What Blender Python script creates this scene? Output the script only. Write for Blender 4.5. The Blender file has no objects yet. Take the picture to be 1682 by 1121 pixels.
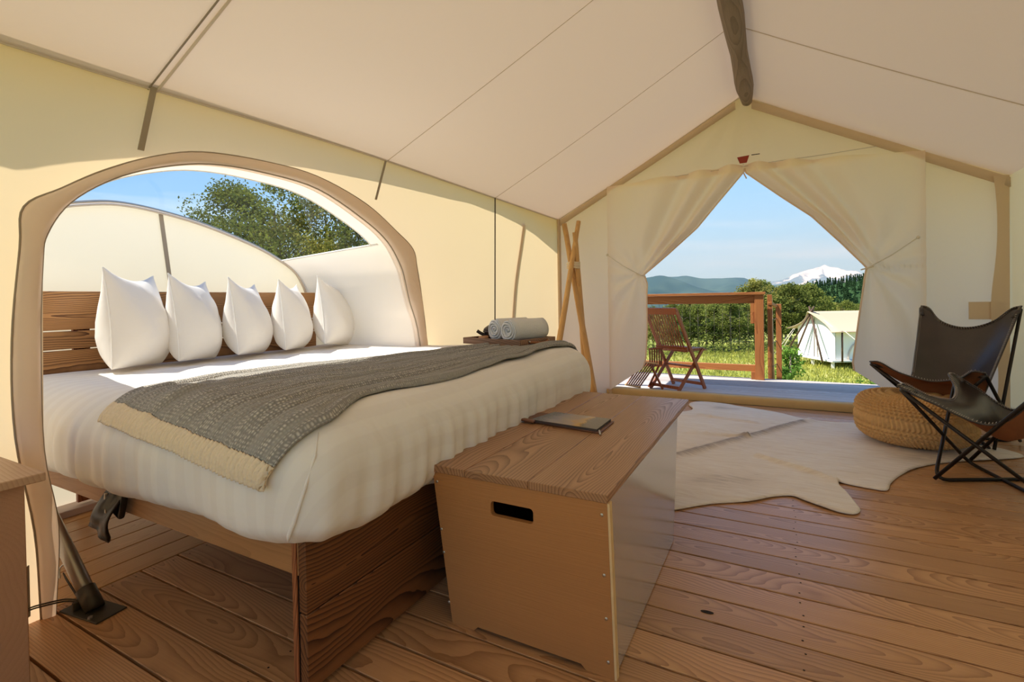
import bpy, bmesh, math, random
import numpy as np
from mathutils import Vector, Matrix, noise
random.seed(7); rng = np.random.default_rng(7)
PI = math.pi
sc = bpy.context.scene
COL = sc.collection

# ------------------------------------------------------------ camera
EYE = 1.05
F_PX, CX, CY = 810.0, 841.0, 504.0
yaw, pitch, roll = math.radians(28.3), math.atan(11/810), math.atan(.0175)
cd = bpy.data.cameras.new('camera'); cam = bpy.data.objects.new('camera', cd); COL.objects.link(cam)
cd.sensor_width = 36; cd.lens = F_PX/1682*36; cd.shift_y = -(560.5-CY)/1682
cd.clip_start = .05; cd.clip_end = 6000
cam.location = (0, 0, EYE)
_f = Vector((0, math.cos(pitch), -math.sin(pitch))); _u = Vector((0, math.sin(pitch), math.cos(pitch))); _r = Vector((1, 0, 0))
r0 = _r*math.cos(roll) - _u*math.sin(roll); u0 = _u*math.cos(roll) + _r*math.sin(roll)
Rz = Matrix.Rotation(yaw, 3, 'Z')
r0, u0, f0 = Rz@r0, Rz@u0, Rz@_f
cam.rotation_euler = Matrix((r0, u0, -f0)).transposed().to_euler()
sc.camera = cam

# ------------------------------------------------------------ sky, sun, exposure
SUN_DIR = Vector((.58, .33, -1.0)).normalized()      # the way the light travels
W = bpy.data.worlds.new('sky'); sc.world = W; W.use_nodes = True
nt = W.node_tree; nt.nodes.clear()
def N(t, ty, **kw):
    n = t.nodes.new(ty)
    for k, v in kw.items(): setattr(n, k, v)
    return n
out = N(nt, 'ShaderNodeOutputWorld'); bg = N(nt, 'ShaderNodeBackground')
tc = N(nt, 'ShaderNodeTexCoord'); sep = N(nt, 'ShaderNodeSeparateXYZ'); nt.links.new(tc.outputs['Generated'], sep.inputs[0])
ramp = N(nt, 'ShaderNodeValToRGB'); nt.links.new(sep.outputs['Z'], ramp.inputs[0])
cr = ramp.color_ramp; cr.elements[0].position = 0.0; cr.elements[0].color = (.47, .67, .80, 1)
cr.elements[1].position = 1.0; cr.elements[1].color = (.10, .27, .68, 1)
e = cr.elements.new(.10); e.color = (.34, .57, .80, 1)
e = cr.elements.new(.35); e.color = (.20, .43, .80, 1)
mp = N(nt, 'ShaderNodeMapping'); mp.inputs['Scale'].default_value = (1.6, 1.6, 9); nt.links.new(tc.outputs['Generated'], mp.inputs[0])
nz = N(nt, 'ShaderNodeTexNoise'); nz.inputs['Scale'].default_value = 2.2; nz.inputs['Detail'].default_value = 7; nz.inputs['Distortion'].default_value = .8
nt.links.new(mp.outputs[0], nz.inputs[0])
cl = N(nt, 'ShaderNodeMapRange'); cl.inputs[1].default_value = .50; cl.inputs[2].default_value = .80; cl.inputs[4].default_value = .55; nt.links.new(nz.outputs[0], cl.inputs[0])
mx = N(nt, 'ShaderNodeMixRGB'); mx.inputs[2].default_value = (.72, .80, .86, 1)
nt.links.new(cl.outputs[0], mx.inputs[0]); nt.links.new(ramp.outputs[0], mx.inputs[1]); nt.links.new(mx.outputs[0], bg.inputs[0])
bg.inputs[1].default_value = .90
nt.links.new(bg.outputs[0], out.inputs[0])
sl = bpy.data.lights.new('sun', 'SUN'); sl.energy = 5.6; sl.angle = math.radians(.6); sl.color = (1, .93, .80)
so = bpy.data.objects.new('sun', sl); COL.objects.link(so); so.rotation_euler = SUN_DIR.to_track_quat('-Z', 'Y').to_euler()
sc.view_settings.view_transform = 'Standard'; sc.view_settings.look = 'None'
sc.view_settings.gamma = 1; sc.view_settings.use_curve_mapping = False
sc.view_settings.exposure = 0.62
sc.cycles.max_bounces = 12; sc.cycles.diffuse_bounces = 8; sc.cycles.transmission_bounces = 8; sc.cycles.transparent_max_bounces = 16
sc.cycles.use_denoising = True

# ------------------------------------------------------------ helpers
def tag(o, label=None, cat=None, group=None, kind=None):
    if label: o['label'] = label
    if cat: o['category'] = cat
    if group: o['group'] = group
    if kind: o['kind'] = kind
    return o
def empty(name, loc=(0, 0, 0), rz=0):
    o = bpy.data.objects.new(name, None); COL.objects.link(o); o.location = loc; o.rotation_euler = (0, 0, rz); o.empty_display_size = .1
    return o
def link(name, me, mat, parent=None, loc=None, rot=None):
    if mat is not None and not me.materials: me.materials.append(mat)
    o = bpy.data.objects.new(name, me); COL.objects.link(o)
    if parent: o.parent = parent
    if loc is not None: o.location = loc
    if rot is not None: o.rotation_euler = rot
    return o
def py(name, vs, fs, mat, parent=None, smooth=True, loc=None, rot=None, uv=None):
    me = bpy.data.meshes.new(name); me.from_pydata([tuple(v) for v in vs], [], [tuple(f) for f in fs]); me.update()
    if smooth: me.shade_smooth()
    if uv is not None:
        l = me.uv_layers.new(name='UVMap')
        for lp in me.loops: l.data[lp.index].uv = uv[lp.vertex_index]
    return link(name, me, mat, parent, loc, rot)
def bmo(name, bm, mat, parent=None, smooth=False, loc=None, rot=None):
    bmesh.ops.recalc_face_normals(bm, faces=bm.faces)
    me = bpy.data.meshes.new(name); bm.to_mesh(me); bm.free()
    if smooth: me.shade_smooth()
    return link(name, me, mat, parent, loc, rot)
def addbox(bm, c, s, bev=0, M=None, seg=1):
    r = bmesh.ops.create_cube(bm, size=1)['verts']
    for v in r: v.co = Vector((v.co.x*s[0]+c[0], v.co.y*s[1]+c[1], v.co.z*s[2]+c[2]))
    if bev:
        eds = list({e for v in r for e in v.link_edges})
        g = bmesh.ops.bevel(bm, geom=eds, offset=bev, segments=seg, affect='EDGES', profile=.5)
        r = list({v for f in g['faces'] for v in f.verts} | {v for v in r if v.is_valid})
    if M is not None:
        for v in r: v.co = M@v.co
    return r
def box(name, lo, hi, mat, parent=None, bev=.003, seg=1):
    """a bevelled box whose own origin is its centre (so the wood grain starts somewhere else for each)"""
    lo, hi = Vector(lo), Vector(hi); bm = bmesh.new(); addbox(bm, (0, 0, 0), hi-lo, bev, seg=seg)
    return bmo(name, bm, mat, parent, loc=(lo+hi)/2)
def hexa(name, p8, mat, parent=None, bev=.002):
    bm = bmesh.new(); c = sum((Vector(p) for p in p8), Vector())/8
    v = [bm.verts.new(Vector(p)-c) for p in p8]
    for f in ((0, 3, 2, 1), (4, 5, 6, 7), (0, 1, 5, 4), (1, 2, 6, 5), (2, 3, 7, 6), (3, 0, 4, 7)): bm.faces.new([v[i] for i in f])
    if bev: bmesh.ops.bevel(bm, geom=bm.edges[:], offset=bev, segments=1, affect='EDGES')
    return bmo(name, bm, mat, parent, loc=c)
def sweep(pts, r, seg=8, closed=False, cap=True):
    pts = [Vector(p) for p in pts]; n = len(pts); rr = r if hasattr(r, '__len__') else [r]*n
    vs, fs = [], []; up = None
    for i, p in enumerate(pts):
        a = pts[i-1] if (i or closed) else p; b = pts[(i+1) % n] if (i < n-1 or closed) else p
        t = (b-a).normalized()
        if up is None: up = t.orthogonal().normalized()
        up = (up-t*up.dot(t)).normalized(); s = t.cross(up)
        for k in range(seg):
            an = 2*PI*k/seg; vs.append(p+(up*math.cos(an)+s*math.sin(an))*rr[i])
    m = n if closed else n-1
    for i in range(m):
        for k in range(seg):
            a = i*seg+k; b = i*seg+(k+1) % seg; j = ((i+1) % n)*seg
            fs.append((a, b, j+(k+1) % seg, j+k))
    if cap and not closed: fs += [tuple(range(seg))[::-1], tuple((n-1)*seg+k for k in range(seg))]
    return vs, fs
def tube(name, pts, r, mat, parent=None, seg=8, closed=False):
    vs, fs = sweep(pts, r, seg, closed)
    return py(name, vs, fs, mat, parent)
def merge(parts):
    V, Fc = [], []
    for vs, fs in parts:
        o = len(V); V += list(vs); Fc += [tuple(i+o for i in f) for f in fs]
    return V, Fc
def rounded(pts, r=.06, k=6):
    """polyline with rounded corners"""
    pts = [Vector(p) for p in pts]; o = [pts[0]]
    for i in range(1, len(pts)-1):
        p = pts[i]; a = (pts[i-1]-p); b = (pts[i+1]-p); d = min(r, a.length*.45, b.length*.45)
        A = p+a.normalized()*d; B = p+b.normalized()*d
        for j in range(k+1):
            t = j/k; o.append(A*(1-t)**2+p*2*t*(1-t)+B*t*t)
    o.append(pts[-1]); return o
def crom(pts, k=8):
    pts = [Vector(p) for p in pts]; P = [pts[0]*2-pts[1]]+pts+[pts[-1]*2-pts[-2]]; o = []
    for i in range(1, len(P)-2):
        for j in range(k):
            t = j/k; a, b, c, d = P[i-1:i+3]
            o.append(.5*((2*b)+(c-a)*t+(2*a-5*b+4*c-d)*t*t+(3*b-a-3*c+d)*t**3))
    o.append(pts[-1]); return o
def grid(nu, nv, fn, uvf=None):
    vs, fs, uv = [], [], []
    for j in range(nv+1):
        for i in range(nu+1):
            u, v = i/nu, j/nv; vs.append(fn(u, v)); uv.append(uvf(u, v) if uvf else (u, v))
    for j in range(nv):
        for i in range(nu):
            a = j*(nu+1)+i; fs.append((a, a+1, a+nu+2, a+nu+1))
    return vs, fs, uv
def solid(o, t, off=-1):
    m = o.modifiers.new('thickness', 'SOLIDIFY'); m.thickness = t; m.offset = off; return o
def lathe(name, prof, mat, parent=None, seg=24, loc=None):
    vs, fs = [], []
    for r, z in prof:
        for k in range(seg): a = 2*PI*k/seg; vs.append((r*math.cos(a), r*math.sin(a), z))
    for i in range(len(prof)-1):
        for k in range(seg): a = i*seg+k; b = i*seg+(k+1) % seg; fs.append((a, b, b+seg, a+seg))
    fs += [tuple(range(seg))[::-1], tuple((len(prof)-1)*seg+k for k in range(seg))]
    return py(name, vs, fs, mat, parent, loc=loc)
def lerp(a, b, t): return a+(b-a)*t
def interp(x, xs, ys): return float(np.interp(x, xs, ys))
def sstep(a, b, x):
    t = max(0, min(1, (x-a)/(b-a))); return t*t*(3-2*t)
def nz3(x, y, z, s=1): return noise.noise(Vector((x*s, y*s, z*s)))

# ------------------------------------------------------------ materials
def new_mat(name):
    m = bpy.data.materials.new(name); m.use_nodes = True; t = m.node_tree; t.nodes.clear()
    o = N(t, 'ShaderNodeOutputMaterial'); return m, t, o
def pbsdf(t, color=None, rough=.6, metal=0, spec=.5, sheen=0):
    b = N(t, 'ShaderNodeBsdfPrincipled')
    if color is not None: b.inputs['Base Color'].default_value = (*color, 1)
    b.inputs['Roughness'].default_value = rough; b.inputs['Metallic'].default_value = metal; b.inputs['Specular IOR Level'].default_value = spec
    if sheen: b.inputs['Sheen Weight'].default_value = sheen
    return b
def simple(name, color, rough=.6, metal=0, spec=.5, nscale=0, namt=.15, bump=0, bscale=None, coat=0):
    m, t, o = new_mat(name); b = pbsdf(t, color, rough, metal, spec); t.links.new(b.outputs[0], o.inputs[0])
    tcn = N(t, 'ShaderNodeTexCoord')
    if nscale:
        n = N(t, 'ShaderNodeTexNoise'); n.inputs['Scale'].default_value = nscale; n.inputs['Detail'].default_value = 5; t.links.new(tcn.outputs['Object'], n.inputs[0])
        x = N(t, 'ShaderNodeMixRGB'); x.inputs[1].default_value = (*[c*(1-namt) for c in color], 1); x.inputs[2].default_value = (*[min(1, c*(1+namt)) for c in color], 1)
        t.links.new(n.outputs[0], x.inputs[0]); t.links.new(x.outputs[0], b.inputs['Base Color'])
    if bump:
        n = N(t, 'ShaderNodeTexNoise'); n.inputs['Scale'].default_value = bscale or nscale*4; n.inputs['Detail'].default_value = 4; t.links.new(tcn.outputs['Object'], n.inputs[0])
        bu = N(t, 'ShaderNodeBump'); bu.inputs['Strength'].default_value = bump; bu.inputs['Distance'].default_value = .01
        t.links.new(n.outputs[0], bu.inputs['Height']); t.links.new(bu.outputs[0], b.inputs['Normal'])
    if coat: b.inputs['Coat Weight'].default_value = coat; b.inputs['Coat Roughness'].default_value = .2
    return m
def wood(name, light, dark, axis='X', ring=26, rough=.45, rings_amt=1.0, var=.25, bump=.25, wander=1.0, spec=.4, tilt=.02):
    """flat-sawn boards: rings about a wandering log axis, fine fibres, each piece its own cut"""
    m, t, o = new_mat(name); b = pbsdf(t, light, rough, 0, spec); t.links.new(b.outputs[0], o.inputs[0]); L = t.links.new
    tcn = N(t, 'ShaderNodeTexCoord'); oi = N(t, 'ShaderNodeObjectInfo')
    src = tcn.outputs['Object']
    if axis != 'X':
        s = N(t, 'ShaderNodeSeparateXYZ'); L(src, s.inputs[0]); c = N(t, 'ShaderNodeCombineXYZ')
        order = {'Y': 'YXZ', 'Z': 'ZYX'}[axis]
        for i, k in enumerate(order): L(s.outputs[k], c.inputs[i])
        src = c.outputs[0]
    # per-object shift
    ml = N(t, 'ShaderNodeVectorMath', operation='MULTIPLY'); cb = N(t, 'ShaderNodeCombineXYZ')
    for i in range(3): L(oi.outputs['Random'], cb.inputs[i])
    L(cb.outputs[0], ml.inputs[0]); ml.inputs[1].default_value = (97, 61, 43)
    ad = N(t, 'ShaderNodeVectorMath', operation='ADD'); L(src, ad.inputs[0]); L(ml.outputs[0], ad.inputs[1])
    # slow wander of the log centre
    mw = N(t, 'ShaderNodeMapping'); mw.inputs['Scale'].default_value = (.75, 2.2, 2.2); L(ad.outputs[0], mw.inputs[0])
    nw = N(t, 'ShaderNodeTexNoise'); nw.inputs['Scale'].default_value = 1.0; nw.inputs['Detail'].default_value = 2; nw.inputs['Roughness'].default_value = .45; L(mw.outputs[0], nw.inputs[0])
    sb = N(t, 'ShaderNodeVectorMath', operation='SUBTRACT'); L(nw.outputs['Color'], sb.inputs[0]); sb.inputs[1].default_value = (.5, .5, .5)
    scl = N(t, 'ShaderNodeVectorMath', operation='MULTIPLY'); L(sb.outputs[0], scl.inputs[0]); scl.inputs[1].default_value = (0, .16*wander, .40*wander)
    a2 = N(t, 'ShaderNodeVectorMath', operation='ADD'); L(src, a2.inputs[0]); L(scl.outputs[0], a2.inputs[1])
    a3 = N(t, 'ShaderNodeVectorMath', operation='ADD'); L(a2.outputs[0], a3.inputs[0])
    cb2 = N(t, 'ShaderNodeCombineXYZ'); mr = N(t, 'ShaderNodeMapRange'); mr.inputs[3].default_value = -.06; mr.inputs[4].default_value = .06; L(oi.outputs['Random'], mr.inputs[0])
    L(mr.outputs[0], cb2.inputs[1]); cb2.inputs[2].default_value = .035; L(cb2.outputs[0], a3.inputs[1])
    wv = N(t, 'ShaderNodeTexWave', wave_type='RINGS', rings_direction='X', wave_profile='SAW'); wv.inputs['Scale'].default_value = ring; wv.inputs['Distortion'].default_value = 1.2; wv.inputs['Detail'].default_value = 2; wv.inputs['Detail Scale'].default_value = .6
    L(a3.outputs[0], wv.inputs[0])
    pw = N(t, 'ShaderNodeMath', operation='POWER'); pw.inputs[1].default_value = 2.2; L(wv.outputs['Fac'], pw.inputs[0])
    # fibres
    mf = N(t, 'ShaderNodeMapping'); mf.inputs['Scale'].default_value = (6, 260, 260); L(ad.outputs[0], mf.inputs[0])
    nf = N(t, 'ShaderNodeTexNoise'); nf.inputs['Scale'].default_value = 1; nf.inputs['Detail'].default_value = 3; L(mf.outputs[0], nf.inputs[0])
    ms = N(t, 'ShaderNodeMapping'); ms.inputs['Scale'].default_value = (1.5, 14, 14); L(ad.outputs[0], ms.inputs[0])
    ns = N(t, 'ShaderNodeTexNoise'); ns.inputs['Scale'].default_value = 1; ns.inputs['Detail'].default_value = 3; L(ms.outputs[0], ns.inputs[0])
    fac = N(t, 'ShaderNodeMath', operation='MULTIPLY'); fac.inputs[1].default_value = .80*rings_amt; L(pw.outputs[0], fac.inputs[0])
    f2 = N(t, 'ShaderNodeMath', operation='MULTIPLY_ADD'); f2.inputs[1].default_value = .28; L(nf.outputs[0], f2.inputs[0]); L(fac.outputs[0], f2.inputs[2])
    f3 = N(t, 'ShaderNodeMath', operation='MULTIPLY_ADD'); f3.inputs[1].default_value = .30; L(ns.outputs[0], f3.inputs[0]); L(f2.outputs[0], f3.inputs[2])
    rp = N(t, 'ShaderNodeValToRGB'); L(f3.outputs[0], rp.inputs[0])
    rp.color_ramp.elements[0].position = .22; rp.color_ramp.elements[0].color = (*light, 1)
    rp.color_ramp.elements[1].position = 1.0; rp.color_ramp.elements[1].color = (*dark, 1)
    # per-object tone
    hv = N(t, 'ShaderNodeHueSaturation'); L(rp.outputs[0], hv.inputs['Color'])
    mv = N(t, 'ShaderNodeMapRange'); mv.inputs[3].default_value = 1-var; mv.inputs[4].default_value = 1+var
    wn = N(t, 'ShaderNodeTexWhiteNoise', noise_dimensions='1D'); L(oi.outputs['Random'], wn.inputs['W']); L(wn.outputs['Value'], mv.inputs[0]); L(mv.outputs[0], hv.inputs['Value'])
    L(hv.outputs[0], b.inputs['Base Color'])
    bu = N(t, 'ShaderNodeBump'); bu.inputs['Strength'].default_value = bump; bu.inputs['Distance'].default_value = .002; L(nf.outputs[0], bu.inputs['Height']); L(bu.outputs[0], b.inputs['Normal'])
    rr = N(t, 'ShaderNodeMapRange'); rr.inputs[3].default_value = rough*.8; rr.inputs[4].default_value = min(1, rough*1.3); L(f3.outputs[0], rr.inputs[0]); L(rr.outputs[0], b.inputs['Roughness'])
    return m
def cloth(name, color, trans, tcol=None, rough=.9, weave=900, bump=.1, wrinkle=0, wscale=3, stripes=None):
    """canvas: diffuse reflection plus diffuse transmission"""
    m, t, o = new_mat(name); L = t.links.new
    d = N(t, 'ShaderNodeBsdfDiffuse'); d.inputs[0].default_value = (*color, 1)
    tr = N(t, 'ShaderNodeBsdfTranslucent'); tr.inputs[0].default_value = (*(tcol or color), 1)
    mxs = N(t, 'ShaderNodeMixShader'); mxs.inputs[0].default_value = trans
    L(d.outputs[0], mxs.inputs[1]); L(tr.outputs[0], mxs.inputs[2]); L(mxs.outputs[0], o.inputs[0])
    tcn = N(t, 'ShaderNodeTexCoord')
    n = N(t, 'ShaderNodeTexNoise'); n.inputs['Scale'].default_value = weave; n.inputs['Detail'].default_value = 2; L(tcn.outputs['Object'], n.inputs[0])
    bu = N(t, 'ShaderNodeBump'); bu.inputs['Strength'].default_value = bump; bu.inputs['Distance'].default_value = .001; L(n.outputs[0], bu.inputs['Height'])
    last = bu
    if wrinkle:
        n2 = N(t, 'ShaderNodeTexNoise'); n2.inputs['Scale'].default_value = wscale; n2.inputs['Detail'].default_value = 3; n2.inputs['Distortion'].default_value = .6; L(tcn.outputs['Object'], n2.inputs[0])
        b2 = N(t, 'ShaderNodeBump'); b2.inputs['Strength'].default_value = wrinkle; b2.inputs['Distance'].default_value = .03; L(n2.outputs[0], b2.inputs['Height']); L(bu.outputs[0], b2.inputs['Normal']); last = b2
    L(last.outputs[0], d.inputs['Normal']); L(last.outputs[0], tr.inputs['Normal'])
    if stripes:
        uv = N(t, 'ShaderNodeUVMap'); s = N(t, 'ShaderNodeSeparateXYZ'); L(uv.outputs[0], s.inputs[0])
        sn = N(t, 'ShaderNodeMath', operation='MULTIPLY'); sn.inputs[1].default_value = stripes[0]; L(s.outputs[stripes[1]], sn.inputs[0])
        si = N(t, 'ShaderNodeMath', operation='SINE'); L(sn.outputs[0], si.inputs[0])
        st = N(t, 'ShaderNodeMapRange'); st.inputs[1].default_value = -.2; st.inputs[2].default_value = .2; L(si.outputs[0], st.inputs[0])
        mc = N(t, 'ShaderNodeMixRGB'); mc.inputs[1].default_value = (*color, 1); mc.inputs[2].default_value = (*stripes[2], 1); L(st.outputs[0], mc.inputs[0]); L(mc.outputs[0], d.inputs[0])
    return m
M = {}
M['floor_x'] = wood('floor_boards', (.57, .31, .145), (.25, .11, .042), 'X', ring=34, rough=.30, var=.13, rings_amt=.65)
M['floor_y'] = wood('alcove_boards', (.62, .345, .14), (.33, .15, .05), 'Y', ring=34, rough=.4, var=.06, rings_amt=.35)
M['deck'] = wood('weathered_deck', (.50, .445, .42), (.26, .22, .21), 'X', ring=20, rough=.7, var=.30, rings_amt=.4, spec=.2)
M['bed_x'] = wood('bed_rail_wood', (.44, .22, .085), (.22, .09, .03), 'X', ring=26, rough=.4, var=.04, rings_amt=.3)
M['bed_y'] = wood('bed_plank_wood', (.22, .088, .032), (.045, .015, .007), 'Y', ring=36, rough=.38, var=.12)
M['bed_z'] = wood('bed_post_wood', (.36, .13, .05), (.15, .045, .015), 'Z', ring=30, rough=.4, var=.05)
M['head'] = wood('headboard_wood', (.56, .28, .10), (.12, .045, .015), 'Y', ring=36, rough=.4, var=.12)
M['lid'] = wood('chest_lid_wood', (.42, .22, .105), (.15, .065, .027), 'Y', ring=32, rough=.33, var=.10, spec=.5, rings_amt=.8)
M['ply'] = wood('bamboo_ply', (.46, .205, .068), (.32, .135, .040), 'X', ring=30, rough=.42, var=.02, rings_amt=.1, wander=.3)
M['plyedge'] = simple('ply_edge', (.72, .50, .25), .5, nscale=30)
M['night'] = wood('nightstand_wood', (.52, .33, .20), (.36, .20, .11), 'X', ring=28, rough=.4, var=.03, rings_amt=.5)
M['night_z'] = wood('nightstand_side', (.46, .25, .14), (.36, .18, .09), 'X', ring=28, rough=.45, var=.03, rings_amt=.3)
M['rail'] = wood('cedar_rail', (.42, .165, .05), (.26, .08, .02), 'X', ring=24, rough=.5, var=.1)
M['rail_z'] = wood('cedar_post', (.40, .155, .048), (.24, .075, .02), 'Z', ring=24, rough=.5, var=.1)
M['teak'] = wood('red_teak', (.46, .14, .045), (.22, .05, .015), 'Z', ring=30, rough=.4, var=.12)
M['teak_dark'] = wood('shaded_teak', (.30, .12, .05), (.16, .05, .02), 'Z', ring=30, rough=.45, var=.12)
M['pole'] = wood('peeled_pole', (.66, .40, .16), (.45, .23, .08), 'Z', ring=14, rough=.5, var=.06, rings_amt=.4)
M['log'] = wood('weathered_log', (.30, .24, .18), (.075, .055, .04), 'Y', ring=14, rough=.85, var=.02, bump=1.0, wander=.5, rings_amt=.35)
M['brownpole'] = wood('dark_tent_pole', (.13, .07, .04), (.05, .025, .015), 'Z', ring=14, rough=.6, var=.1)
M['canvas'] = cloth('tent_canvas', (.88, .76, .61), .44, (.96, .77, .60), wrinkle=.25, wscale=2.5)
M['wallcanvas'] = cloth('wall_canvas', (.85, .72, .57), .41, (.90, .715, .46), wrinkle=.15, wscale=2.0)
M['roof'] = cloth('roof_canvas', (.82, .74, .66), .10, (.86, .66, .50), wrinkle=.12, wscale=1.2)
M['whitecanvas'] = cloth('alcove_canvas', (.86, .80, .73), .34, (.92, .82, .68), wrinkle=.12, wscale=2.0)
M['trimcanvas'] = cloth('hem_canvas', (.68, .54, .38), .12, (.8, .55, .3), wrinkle=.1)
M['band'] = cloth('arch_sleeve', (.74, .64, .56), .16, (.95, .68, .46), wrinkle=.3, wscale=6)
M['strap'] = cloth('grey_webbing', (.42, .35, .27), .1, wrinkle=0)
M['seam'] = simple('seam_thread', (.30, .25, .20), .9)
M['seamlight'] = simple('seam_light', (.66, .57, .48), .9)
M['duvet'] = cloth('white_cotton', (.86, .83, .79), .06, wrinkle=.25, wscale=5, stripes=(2*PI/.085, 'X', (.83, .795, .755)))
M['pillow'] = cloth('pillow_cotton', (.88, .86, .83), .22, (.95, .88, .78), wrinkle=.2, wscale=7)
M['piping'] = simple('white_piping', (.85, .83, .80), .8)
def blanket_mat():
    m, t, o = new_mat('woven_throw'); L = t.links.new; b = pbsdf(t, (.3, .28, .25), .95, 0, .1); L(b.outputs[0], o.inputs[0])
    uv = N(t, 'ShaderNodeUVMap'); mp_ = N(t, 'ShaderNodeMapping'); mp_.inputs['Scale'].default_value = (1, 1, 1); L(uv.outputs[0], mp_.inputs[0])
    # knots in rows
    mk = N(t, 'ShaderNodeMapping'); mk.inputs['Scale'].default_value = (130, 95, 1); L(uv.outputs[0], mk.inputs[0])
    vo = N(t, 'ShaderNodeTexVoronoi'); vo.inputs['Scale'].default_value = 1; vo.inputs['Randomness'].default_value = .35; L(mk.outputs[0], vo.inputs[0])
    rp = N(t, 'ShaderNodeValToRGB'); L(vo.outputs['Distance'], rp.inputs[0])
    rp.color_ramp.elements[0].position = .12; rp.color_ramp.elements[0].color = (.60, .57, .52, 1); rp.color_ramp.elements[1].position = .48; rp.color_ramp.elements[1].color = (.255, .245, .23, 1)
    ml = N(t, 'ShaderNodeMapping'); ml.inputs['Scale'].default_value = (26, 1.3, 1); L(uv.outputs[0], ml.inputs[0])
    nb = N(t, 'ShaderNodeTexNoise'); nb.inputs['Scale'].default_value = 1; nb.inputs['Detail'].default_value = 2; L(ml.outputs[0], nb.inputs[0])
    mr_ = N(t, 'ShaderNodeMapRange'); mr_.inputs[1].default_value = .46; mr_.inputs[2].default_value = .58; mr_.inputs[4].default_value = .75; L(nb.outputs[0], mr_.inputs[0])
    mx_ = N(t, 'ShaderNodeMixRGB'); mx_.inputs[2].default_value = (.33, .32, .30, 1); L(mr_.outputs[0], mx_.inputs[0]); L(rp.outputs[0], mx_.inputs[1]); L(mx_.outputs[0], b.inputs['Base Color'])
    bu = N(t, 'ShaderNodeBump'); bu.inputs['Strength'].default_value = .7; bu.inputs['Distance'].default_value = .005; bu.invert = True; L(vo.outputs['Distance'], bu.inputs['Height']); L(bu.outputs[0], b.inputs['Normal'])
    return m
M['blanket'] = blanket_mat()
M['hem'] = simple('cream_hem', (.74, .62, .46), .95, nscale=120, namt=.12, bump=.4, bscale=160)
M['towel'] = simple('white_towel', (.84, .84, .84), 1, 0, .1, nscale=0, bump=.8, bscale=260)
M['leather'] = simple('dark_brown_leather', (.042, .030, .026), .30, 0, .6, nscale=9, namt=.35, bump=.15, bscale=120)
M['leather_tan'] = simple('tan_suede', (.28, .105, .040), .75, 0, .3, nscale=8, namt=.15, bump=.2, bscale=200)
M['stitch'] = simple('pale_stitching', (.58, .52, .46), .8)
M['iron'] = simple('black_iron', (.035, .028, .025), .38, .7, .5)
M['black'] = simple('black_plastic', (.008, .008, .008), .3, 0, .5)
M['steel'] = simple('brushed_steel', (.66, .67, .69), .17, .7, .5, nscale=3, namt=.04)
M['screw'] = simple('screw_metal', (.55, .50, .42), .35, .9)
M['alu'] = simple('anodised_tube', (.50, .44, .36), .38, .85)
M['bracket'] = simple('bronze_bracket', (.075, .06, .042), .5, .5)
M['jute'] = simple('braided_jute', (.66, .41, .18), .9, 0, .2, nscale=40, namt=.25)
M['dark'] = simple('dark_gap', (.02, .012, .008), .9)
M['traywood'] = wood('tray_wood', (.34, .19, .11), (.14, .065, .035), 'X', ring=28, rough=.5)
M['red'] = simple('red_patch', (.30, .04, .02), .8)
M['cord'] = simple('cream_cord', (.75, .68, .55), .8)
M['tan'] = simple('tan_wood_turning', (.55, .27, .12), .5)
M['teapot'] = simple('cast_iron', (.045, .030, .022), .35, .4)
M['wirecol'] = simple('thin_wire', (.12, .11, .09), .5, .5)
M['curb'] = simple('mauve_curb', (.62, .50, .44), .8, nscale=12, namt=.1)
M['hide'] = None
def hide_mat():
    m, t, o = new_mat('cowhide'); L = t.links.new; b = pbsdf(t, (.6, .5, .4), .6, 0, .35, sheen=.3); L(b.outputs[0], o.inputs[0])
    at = N(t, 'ShaderNodeAttribute', attribute_name='tone'); tcn = N(t, 'ShaderNodeTexCoord')
    mp_ = N(t, 'ShaderNodeMapping'); mp_.inputs['Rotation'].default_value = (0, 0, -1.05); mp_.inputs['Scale'].default_value = (5, 45, 1); L(tcn.outputs['Object'], mp_.inputs[0])
    n = N(t, 'ShaderNodeTexNoise'); n.inputs['Scale'].default_value = 1; n.inputs['Detail'].default_value = 5; n.inputs['Distortion'].default_value = 1.5; L(mp_.outputs[0], n.inputs[0])
    a = N(t, 'ShaderNodeMath', operation='MULTIPLY_ADD'); a.inputs[1].default_value = .75; L(n.outputs[0], a.inputs[0]); L(at.outputs['Fac'], a.inputs[2])
    rp = N(t, 'ShaderNodeValToRGB'); L(a.outputs[0], rp.inputs[0]); rp.color_ramp.elements[0].position = .2; rp.color_ramp.elements[0].color = (.84, .77, .70, 1)
    rp.color_ramp.elements[1].position = 1.0; rp.color_ramp.elements[1].color = (.24, .17, .12, 1)
    e = rp.color_ramp.elements.new(.5); e.color = (.72, .62, .53, 1)
    L(rp.outputs[0], b.inputs['Base Color'])
    bu = N(t, 'ShaderNodeBump'); bu.inputs['Strength'].default_value = .35; bu.inputs['Distance'].default_value = .006; L(n.outputs[0], bu.inputs['Height']); L(bu.outputs[0], b.inputs['Normal'])
    return m
M['hide'] = hide_mat()
def clear_mat():
    m, t, o = new_mat('clear_vinyl'); L = t.links.new
    a = N(t, 'ShaderNodeBsdfTransparent'); a.inputs[0].default_value = (.93, .94, .94, 1)
    g = N(t, 'ShaderNodeBsdfGlossy'); g.inputs[0].default_value = (1, 1, 1, 1); g.inputs[1].default_value = .08
    x = N(t, 'ShaderNodeMixShader'); x.inputs[0].default_value = .035; L(a.outputs[0], x.inputs[1]); L(g.outputs[0], x.inputs[2]); L(x.outputs[0], o.inputs[0]); return m
M['clear'] = clear_mat()
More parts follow.
